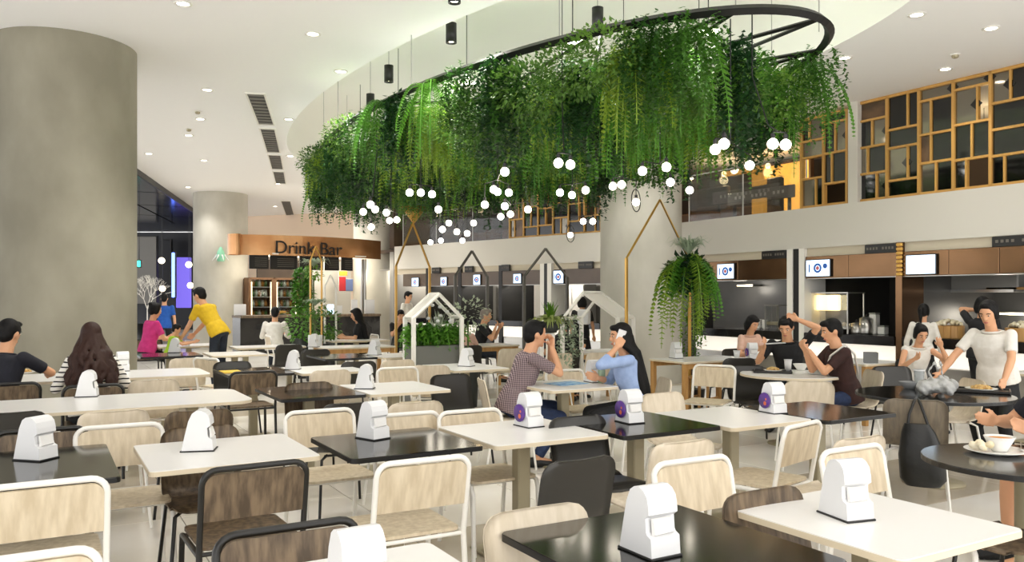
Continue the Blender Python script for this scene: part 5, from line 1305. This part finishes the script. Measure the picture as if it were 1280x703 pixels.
def seat_loc(k, px): o = SEATS[(k, px)]; return o.location.copy()
# ---- the couple
l = seat_loc('C', 600)
MAN, mi = person('man in a dark checked short-sleeved shirt, hands clasped at his mouth', (l.x+.03, l.y), R(-108), 1.74, lean=20, pitch=2, hyaw=4, hands={1: V((.05, .37, 1.08)), -1: V((-.05, .38, 1.09))}, elbows={1: V((.5, .1, -1)), -1: V((-.6, .1, -1))}, curl=1.3, shirt='plaid', legs='jeans', vox=.008, feet={1: V((.14, .20, .08)), -1: V((-.14, .48, .08))})
l = seat_loc('C', 833)
WOM, wi = person('woman in a light blue shirt with long black hair, phone at her ear', (l.x-.02, l.y), R(66), 1.66, lean=13, pitch=4, hyaw=8, female=True, hands={-1: V((-.12, .20, 1.10)), 1: V((.10, .34, .80))}, elbows={-1: V((-.35, .9, -1)), 1: V((.5, 0, -.6))}, curl=.9, shirt='blue_shirt', sleeve='rolled', legs='black_cloth', hair='long', vox=.008)
w_ = Matrix.Rotation(R(66), 4, 'Z') @ wi['wr'][-1]
o = MB().cbox((0, 0, 0), (.012, .075, .15), .004).build('mobile_phone', 'paper', None, (l.x-.02+w_.x, l.y+w_.y, w_.z+.075), R(90)); o.rotation_euler = (R(18), R(-6), R(71)); o.location = V((l.x-.02, l.y, 0)) + (Matrix.Rotation(R(66), 3, 'Z') @ (wi['wr'][-1]+V((.035, -.03, .075)))); tag(o, 'white mobile phone held at the ear of the woman in blue', 'phone')
# ---- long table on the left
l = seat_loc('B', 117)
person('woman with long wavy brown hair in a black and white striped top', (l.x, l.y-.02), 0, 1.68, lean=12, pitch=12, female=True, shirt='striped', sleeve='long', legs='black_cloth', hair='wavy', hairm='brown_hair', vox=.009, hands={1: V((.24, .42, .80)), -1: V((-.2, .42, .80))})
l = seat_loc('B', 12)
person('man in a navy t-shirt leaning on the long white table', (l.x-.12, l.y+.05), facing(0, 140), 1.74, lean=14, pitch=12, shirt='navy_tee', legs='black_cloth', vox=.010, hands={1: V((.10, .52, .82)), -1: V((-.25, .45, .80))}, elbows={1: V((.9, .2, -.4)), -1: V((-.5, .2, -.5))})
# ---- group by the broad column
p = atD(184, 13.4, 0); person('woman in a bright pink top sitting by the broad column', p, facing(184, 115), 1.72, hipz=.66, lean=10, pitch=14, female=True, shirt='pink_tee', legs='black_cloth', hair='bun', vox=.013, hands={1: V((.15, .40, .86)), -1: V((-.15, .42, .86))})
p = atD(211, 13.1, 0); person('small boy in a lime green t-shirt at the white table', p, facing(211, 85), 1.12, hipz=.60, lean=14, pitch=16, shirt='lime_tee', legs='dark_jeans', vox=.012, feet={1: V((.08, .26, .22)), -1: V((-.08, .26, .22))})
p = atD(270, 13.2, 0); person('man in a yellow t-shirt and jeans bending over the table', p, facing(270, -128), 1.78, sit=False, lean=34, pitch=14, shirt='yellow_tee', legs='dark_jeans', vox=.010, hands={1: V((.12, .55, .90)), -1: V((-.18, .52, .88))}, hipz=.98, feet={1: V((.14, -.05, .08)), -1: V((-.14, -.10, .08))})
p = atD(205, 19.5, 0); person('person in a royal blue top standing in the dark aisle', p, facing(205, 170), 1.64, sit=False, lean=4, shirt='royal_tee', legs='black_cloth', vox=.016, hair='short')
# ---- near the bar
p = atD(343, 16.3, 0); person('person in a white shirt seated with back turned, before the bar', p, facing(343, 172), 1.72, lean=8, pitch=10, shirt='white_shirt', sleeve='long', legs='dark_jeans', vox=.014)
p = atD(455, 15.8, 0); person('woman in black with long hair seated before the bar', p, facing(455, -95), 1.70, lean=12, pitch=14, female=True, shirt='black_cloth', legs='black_cloth', hair='long', vox=.014)
p = atD(507, 20.2, 0); person('stall worker in a white shirt standing beside the far stalls', p, facing(507, 60), 1.70, sit=False, lean=6, pitch=12, shirt='white_shirt', legs='black_cloth', vox=.016)
l = seat_loc('D', 505); person('person in black eating at the table behind the gold frame', (l.x, l.y), facing(505, 10), 1.62, lean=16, pitch=18, shirt='black_cloth', legs='black_cloth', vox=.014, hands={1: V((.08, .34, .95)), -1: V((-.16, .40, .80))})
l = seat_loc('D', 588); person('person in a pale pink top seated with back turned by the planter', (l.x, l.y), facing(588, 175), 1.50, lean=14, pitch=14, female=True, shirt='pale_pink', legs='dark_jeans', hair='bun', vox=.014)
l = seat_loc('D', 612); person('grey-haired man in a black t-shirt eating at a far table', (l.x, l.y), facing(612, 82), 1.72, lean=14, pitch=8, shirt='black_cloth', legs='dark_jeans', hairm='grey_hair', vox=.013, hands={1: V((.1, .36, 1.0)), -1: V((-.12, .40, .98))}, curl=1.2)
l = seat_loc('D', 715); person('person in black seated with back turned beside the staghorn fern', (l.x, l.y), facing(715, 172), 1.62, lean=12, pitch=12, shirt='black_cloth', legs='black_cloth', hair='bob', vox=.012)
p = atD(727, 16.2, 0); person('standing person in black with a white shoulder bag near the far stalls', p, facing(727, 160), 1.56, sit=False, lean=4, shirt='black_cloth', legs='black_cloth', vox=.016, hair='bob')
p2 = atD(730, 15.95, 0); o = MB().cbox((0, 0, .14), (.26, .1, .30), .03).build('shoulder_bag', 'paper', None, (p2.x, p2.y, 1.02), facing(727, 160)); tag(o, 'white shoulder bag of the standing person in black', 'bag')
p = atD(691, 12.7, 0); person('person in a lavender top at the oak-legged table behind the couple', p, facing(700, 60), 1.50, lean=18, pitch=22, female=True, shirt='lavender', sleeve='rolled', legs='dark_jeans', hair='short', vox=.012)
# ---- right hand tables
l = seat_loc('D', 915); person('woman in a pale pink top with short black hair, looking down', (l.x, l.y), facing(915, 42), 1.62, lean=10, pitch=24, female=True, shirt='pale_pink', legs='dark_jeans', hair='bob', vox=.011, hands={1: V((.16, .36, .82)), -1: V((-.12, .36, .82))})
p = atD(988, 9.75, 0)
person('man in a black t-shirt with one hand on his head, holding chopsticks', p, facing(988, -12), 1.72, lean=18, pitch=26, shirt='black_cloth', legs='dark_jeans', vox=.009, hands={-1: V((-.125, .24, 1.285)), 1: V((.20, .44, .97))}, elbows={-1: V((-1, .15, -.05)), 1: V((.5, -.1, -.9))}, curl=.9)
l = seat_loc('C', 1094)
BR, bi = person('man in a dark brown t-shirt with a pale strap, hands raised to eat', (l.x-.02, l.y), R(62), 1.70, lean=14, pitch=14, shirt='brown_tee', legs='jeans', vox=.009, hands={1: V((.06, .42, 1.0)), -1: V((-.08, .43, 1.0))}, elbows={1: V((.3, -.2, -1)), -1: V((-.4, -.2, -1))}, curl=1.3)
b = MB(); Np, Pp = bi['N'], bi['P']; sc_ = [bi['S'][-1]*.75+Np*.25+V((0, -.02, .065)), bi['S'][-1]*.7+Np*.3+V((.0, .125, -.05)), (Np+Pp)/2+V((.05, .15, 0)), Pp+V((.17, .04, .12)), Pp+V((.14, -.17, .1)), (Np+Pp)/2+V((0, -.16, 0)), bi['S'][-1]*.7+Np*.3+V((0, -.12, -.03))]
b.tube(sc_, .012, 6, closed=True); b.build('bag_strap', 'white_shirt', BR)
p = atD(1140, 9.75, 0)
person('seated woman in a sleeveless white top, hands near her face', p, facing(1140, 25), 1.54, lean=20, pitch=24, female=True, shirt='white_shirt', sleeve='none', legs='black_cloth', hair='bun', vox=.011, hands={-1: V((-.14, .40, .98)), 1: V((.16, .42, .84))}, curl=.9)
p = atD(1153, 11.25, 0); person('customer in a white blouse with a dark shoulder strap at the stall', p, facing(1153, 165), 1.46, sit=False, lean=6, pitch=8, female=True, shirt='white_shirt', sleeve='long', legs='black_cloth', hair='pony', vox=.013)
p = atD(1246, 7.45, 0)
person('woman in a white short-sleeved shirt and black skirt, clearing the round black table', p, facing(1246, -24), 1.58, sit=False, hipz=.80, lean=16, pitch=20, hyaw=4, female=True, build=1.08, shirt='white_shirt', legs='black_cloth', skirt=True, hair='pony', vox=.009, hands={1: V((.34, .40, .80)), -1: V((-.24, .42, .78))}, elbows={1: V((.8, -.3, -.5)), -1: V((-.8, -.3, -.4))})
p = atD(1226, 10.3, 0); person('person in black holding a hand to the head behind the standing woman', p, facing(1226, 150), 1.56, sit=False, lean=4, pitch=8, shirt='black_cloth', legs='black_cloth', hair='bob', vox=.014, hands={-1: V((-.12, .10, 1.38)), 1: V((.22, .1, .75))}, elbows={-1: V((-1, .1, -.2)), 1: V((.5, -.3, -.8))})
person('man in a navy t-shirt and grey shorts at the round black table', (5.20, 2.33), facing(1345, -62), 1.74, lean=22, pitch=14, build=1.12, shirt='navy_tee', legs='grey_shorts', legsleeve='short', vox=.009, hands={1: V((.16, .50, .81)), -1: V((-.18, .42, .80))}, elbows={1: V((.9, .0, -.7)), -1: V((-.6, -.1, -.7))})
# =================================================================== THINGS ON THE TABLES
M['blueprint'] = mat('blue_print', '#3f93d8', .5, noise=('#bfe0f5', 16, (1, 1, 1), 3)); M['tray'] = mat('dark_tray', '#17140f', .35); M['soup'] = mat('orange_soup', '#d88a24', .35, noise=('#c4701a', 20, (1, 1, 1), 3)); M['rice'] = mat('fried_rice', '#d9b878', .7, noise=('#b98d4c', 30, (1, 1, 1), 3))
M['greybag'] = mat('grey_plastic_bag', '#b9b9b6', .3, noise=('#a3a3a0', 6, (1, 1, 1), 3), alpha=.92); M['blackbag'] = mat('black_bag', '#161614', .4, bump=.3, bscale=12); M['darkgrey'] = mat('grey_card', '#77797a', .5); M['plasticup'] = mat('clear_cup', '#e6ecec', .12, trans=.5, alpha=.6)
p = at(708, 480, TZ); o = MB().cbox((0, 0, .002), (.34, .26, .003), .001).build('paper_menu', 'blueprint', None, (p.x, p.y, TZ+.001), .15); tag(o, 'blue printed paper lying on the couple\'s table', 'paper')
def bowl(loc, r, h, label, m='ceramic', fill=None):
    t = thing('bowl', label, 'bowl', loc)
    MB().lathe([(.001, 0), (r*.5, 0), (r*.52, .008), (r, h), (r-.006, h), (r*.48, .014), (.001, .014)], 24, caps=False).build('dish', m, t)
    if fill: MB().lathe([(r*.93, h*.86), (r*.5, h*.92), (.001, h*.94)], 20, caps=False).build('contents', fill, t)
def plate(loc, r, label, m='ceramic', fill=None):
    t = thing('plate', label, 'plate', loc)
    MB().lathe([(.001, 0), (r*.6, 0), (r, .018), (r-.004, .02), (r*.6, .006), (.001, .006)], 28, caps=False).build('dish', m, t)
    if fill:
        b = MB(); rr = random.Random(3)
        for i in range(45): a, q = rr.uniform(0, 6.28), r*.6*math.sqrt(rr.random()); b.sphere((q*math.cos(a), q*math.sin(a), .016+.02*(1-(q/r/.6)**2)), rr.uniform(.010, .018), 6, 5)
        o = b.build('food_heap', fill, t); o['kind'] = 'stuff'
def cup(loc, r, h, label, m='plasticup'):
    t = thing('cup', label, 'cup', loc)
    MB().lathe([(.001, 0), (r*.75, 0), (r, h), (r-.003, h), (r*.72, .004), (.001, .004)], 20, caps=False).build('body', m, t); MB().lathe([(r+.002, h-.008), (r+.003, h+.003), (r-.003, h+.003)], 20, caps=False).build('rim', 'paper', t)
def tray(loc, rz, w, d, label):
    t = thing('tray', label, 'tray', loc, rz)
    MB().cbox((0, 0, .005), (w, d, .01), .003).build('base', 'tray', t)
    for s in (-1, 1): MB().cbox((s*w/2, 0, .013), (.012, d, .022), .003).build('side', 'tray', t); MB().cbox((0, s*d/2, .013), (w, .012, .022), .003).build('side', 'tray', t)
T2 = TZ
p = at(966, 466, T2); tray((p.x, p.y, T2), facing(966, 0), .38, .26, 'dark tray of the man with chopsticks on the round white table'); plate((p.x, p.y, T2+.012), .10, 'small plate of food on the dark tray', fill='rice')
p = at(985, 465, T2); cup((p.x, p.y, T2), .04, .13, 'clear plastic cup on the round white table', 'paper')
p = at(1001, 463, T2); bowl((p.x, p.y, T2), .085, .07, 'white bowl on the round white table by the clear cup')
p = at(1023, 468, T2); plate((p.x, p.y, T2), .13, 'white plate under a bowl on the round white table'); bowl((p.x, p.y, T2+.008), .08, .065, 'white bowl standing on the white plate', fill='soup')
# chopsticks of the man
pm = atD(988, 9.75, 0); rzm = facing(988, -12)
for k in (0, 1):
    o = MB().tube([(0, 0, 0), (-.23, .02, .02)], [.004, .003], 6).build('chopstick', 'paper', None, pm+Matrix.Rotation(rzm, 3, 'Z') @ V((.17, .50+.012*k, 1.0+.008*k)), rzm); tag(o, 'pale chopstick held by the man in black', 'chopstick', 'pair of chopsticks')
# round black table with the bag
p = at(1172, 494, T2); b = MB(); rr = random.Random(9)
for i in range(26):
    a = rr.uniform(0, 6.28); q = .14*rr.random()**.5; b.sphere((q*math.cos(a)*1.3, q*math.sin(a), .05+rr.uniform(0, .09)*(1-q/.2)), (rr.uniform(.04, .08), rr.uniform(.03, .06), rr.uniform(.04, .07)), 7, 5)
for s in (-1, 1): b.tube([(s*.06, 0, .1), (s*.09, .02, .2), (s*.03, .0, .27), (s*.005, 0, .2)], .012, 6)
bg_ = remesh(b, 'carrier_bag', 'greybag', .011, 1, None); bg_.location = (p.x, p.y, T2+.002)
me = bg_.data
for v in me.vertices:
    f = math.sin(v.co.x*70+v.co.z*40)*math.cos(v.co.y*60-v.co.z*50)
    v.co += v.normal*f*.006
    if v.co.z < 0: v.co.z = 0
for pl in me.polygons: pl.use_smooth = False
tag(bg_, 'crumpled grey plastic carrier bag on the round black table', 'bag')
p = at(1137, 486, T2); bowl((p.x, p.y, T2), .09, .06, 'grey bowl beside the crumpled bag', 'darkgrey')
p = at(1149, 487, T2); cup((p.x, p.y, T2), .045, .17, 'tall clear cup beside the crumpled bag')
p = at(1232, 490, T2); tray((p.x-.03, p.y+.02, T2), facing(1232, 0), .42, .28, 'black tray with a plate, in front of the standing woman'); plate((p.x-.03, p.y+.02, T2+.012), .125, 'white plate of fried food on the black tray', fill='rice')
p = at(1168, 462, T2); t = thing('menu_stand', 'grey folded card standing on the bare-armed woman\'s table', 'card', (8.75, 6.42, T2), facing(1168, 10))
for s in (-1, 1): MB().cbox((0, s*.03, .07), (.16, .004, .145), .001, T=Matrix.Rotation(-s*.2, 4, 'X')).build('card_leaf', 'darkgrey', t)
# soup at the right edge
p = at(1248, 566, T2); t_c = V((4.20, 2.22, T2))
plate((p.x-.02, p.y, T2), .15, 'large white plate under the soup bowl', fill=None); bowl((p.x+.01, p.y, T2+.008), .075, .075, 'white bowl of orange soup on the large plate', fill='soup')
b = MB(); rr = random.Random(2)
for i in range(14): b.sphere((rr.uniform(-.05, .05), rr.uniform(-.04, .04), .02+rr.uniform(0, .025)), rr.uniform(.014, .024), 7, 5)
o = remesh(b, 'side_salad', 'food', .007, 1, None); o.location = (p.x-.115, p.y+.03, T2+.008); tag(o, 'small heap of pale side food next to the soup bowl', 'food')
t = thing('spoon', 'steel spoon on the large white plate', 'spoon', (p.x+.07, p.y-.075, T2+.022), .5)
MB().tube([(0, 0, 0), (.06, 0, .012), (.12, 0, .016)], [.004, .003, .004], 6).build('handle', 'steel', t); MB().sphere((-.02, 0, .002), (.026, .016, .006), 12, 6).build('spoon_bowl', 'steel', t)
# cups at other tables
for px, py, la in ((921, 447, 'paper cup on the oak-legged table by the woman in pale pink'), (52, 466, 'white bowl-shaped cup in front of the man in navy'), (226, 436, 'white cup between the boy and the man in yellow')):
    p = at(px, py, T2) if px != 226 else V((2.1, 14.35, T2)); cup((p.x, p.y, T2), .045, .09, la, 'paper')
p = at(28, 467, T2); plate((p.x, p.y, T2), .13, 'white plate on the long table by the man in navy', fill='rice')
# green bottle of the woman in blue
p = at(752, 479, T2); t = thing('bottle', 'small green bottle with a dark cap on the couple\'s table', 'bottle', (p.x, p.y, T2)); M['greenbottle'] = mat('pale_green_bottle', '#9fb89a', .2)
MB().lathe([(.001, 0), (.032, 0), (.034, .12), (.014, .16), (.014, .18), (.001, .18)], 16, caps=False).build('body', 'greenbottle', t); MB().lathe([(.001, .18), (.016, .18), (.016, .21), (.001, .21)], 12, caps=False).build('cap', 'black', t)
# black bag hanging on the grey-brown chair
ch = SEATS[('E', 1144)]; Rm = Matrix.Rotation(ch.rotation_euler.z, 3, 'Z'); q = ch.location+Rm @ V((.05, -.36, 0))
t = thing('handbag', 'black bag hanging on the back of the grey-brown chair', 'bag', (q.x, q.y, .20), ch.rotation_euler.z)
b = MB(); b.loft([ring(V((x0, 0, z)), V((1, 0, 0)), V((0, 1, 0)), a, c, 14) for x0, z, a, c in ((.0, 0, .11, .05), (0, .05, .15, .075), (-.01, .22, .15, .07), (-.03, .38, .11, .045), (-.04, .44, .08, .02))]); b.build('body', 'blackbag', t)
for s in (-1, 1): MB().tube([(s*.07-.03, 0, .40), (s*.05-.04, .02, .50), (-.04+s*.02, .06, .585), (-.04+s*.01, .11, .60)], .010, 6).build('strap', 'blackbag', t)
# shoulder strap of the customer, oak stool near the fern
p = at(862, 506, 0); t = thing('oak_stool', 'small oak stool beside the hanging fern', 'stool', (p.x-.25, p.y-.55, 0), .3)
MB().cbox((0, 0, .45), (.36, .36, .03), .006).build('seat', 'oak', t)
for i in (-1, 1):
    for j in (-1, 1): MB().cbox((i*.15, j*.15, .218), (.035, .035, .435), .004).build('leg', 'oak', t)
for i in (-1, 1): MB().cbox((0, i*.15, .18), (.27, .025, .025), .003).build('stretcher', 'oak', t)
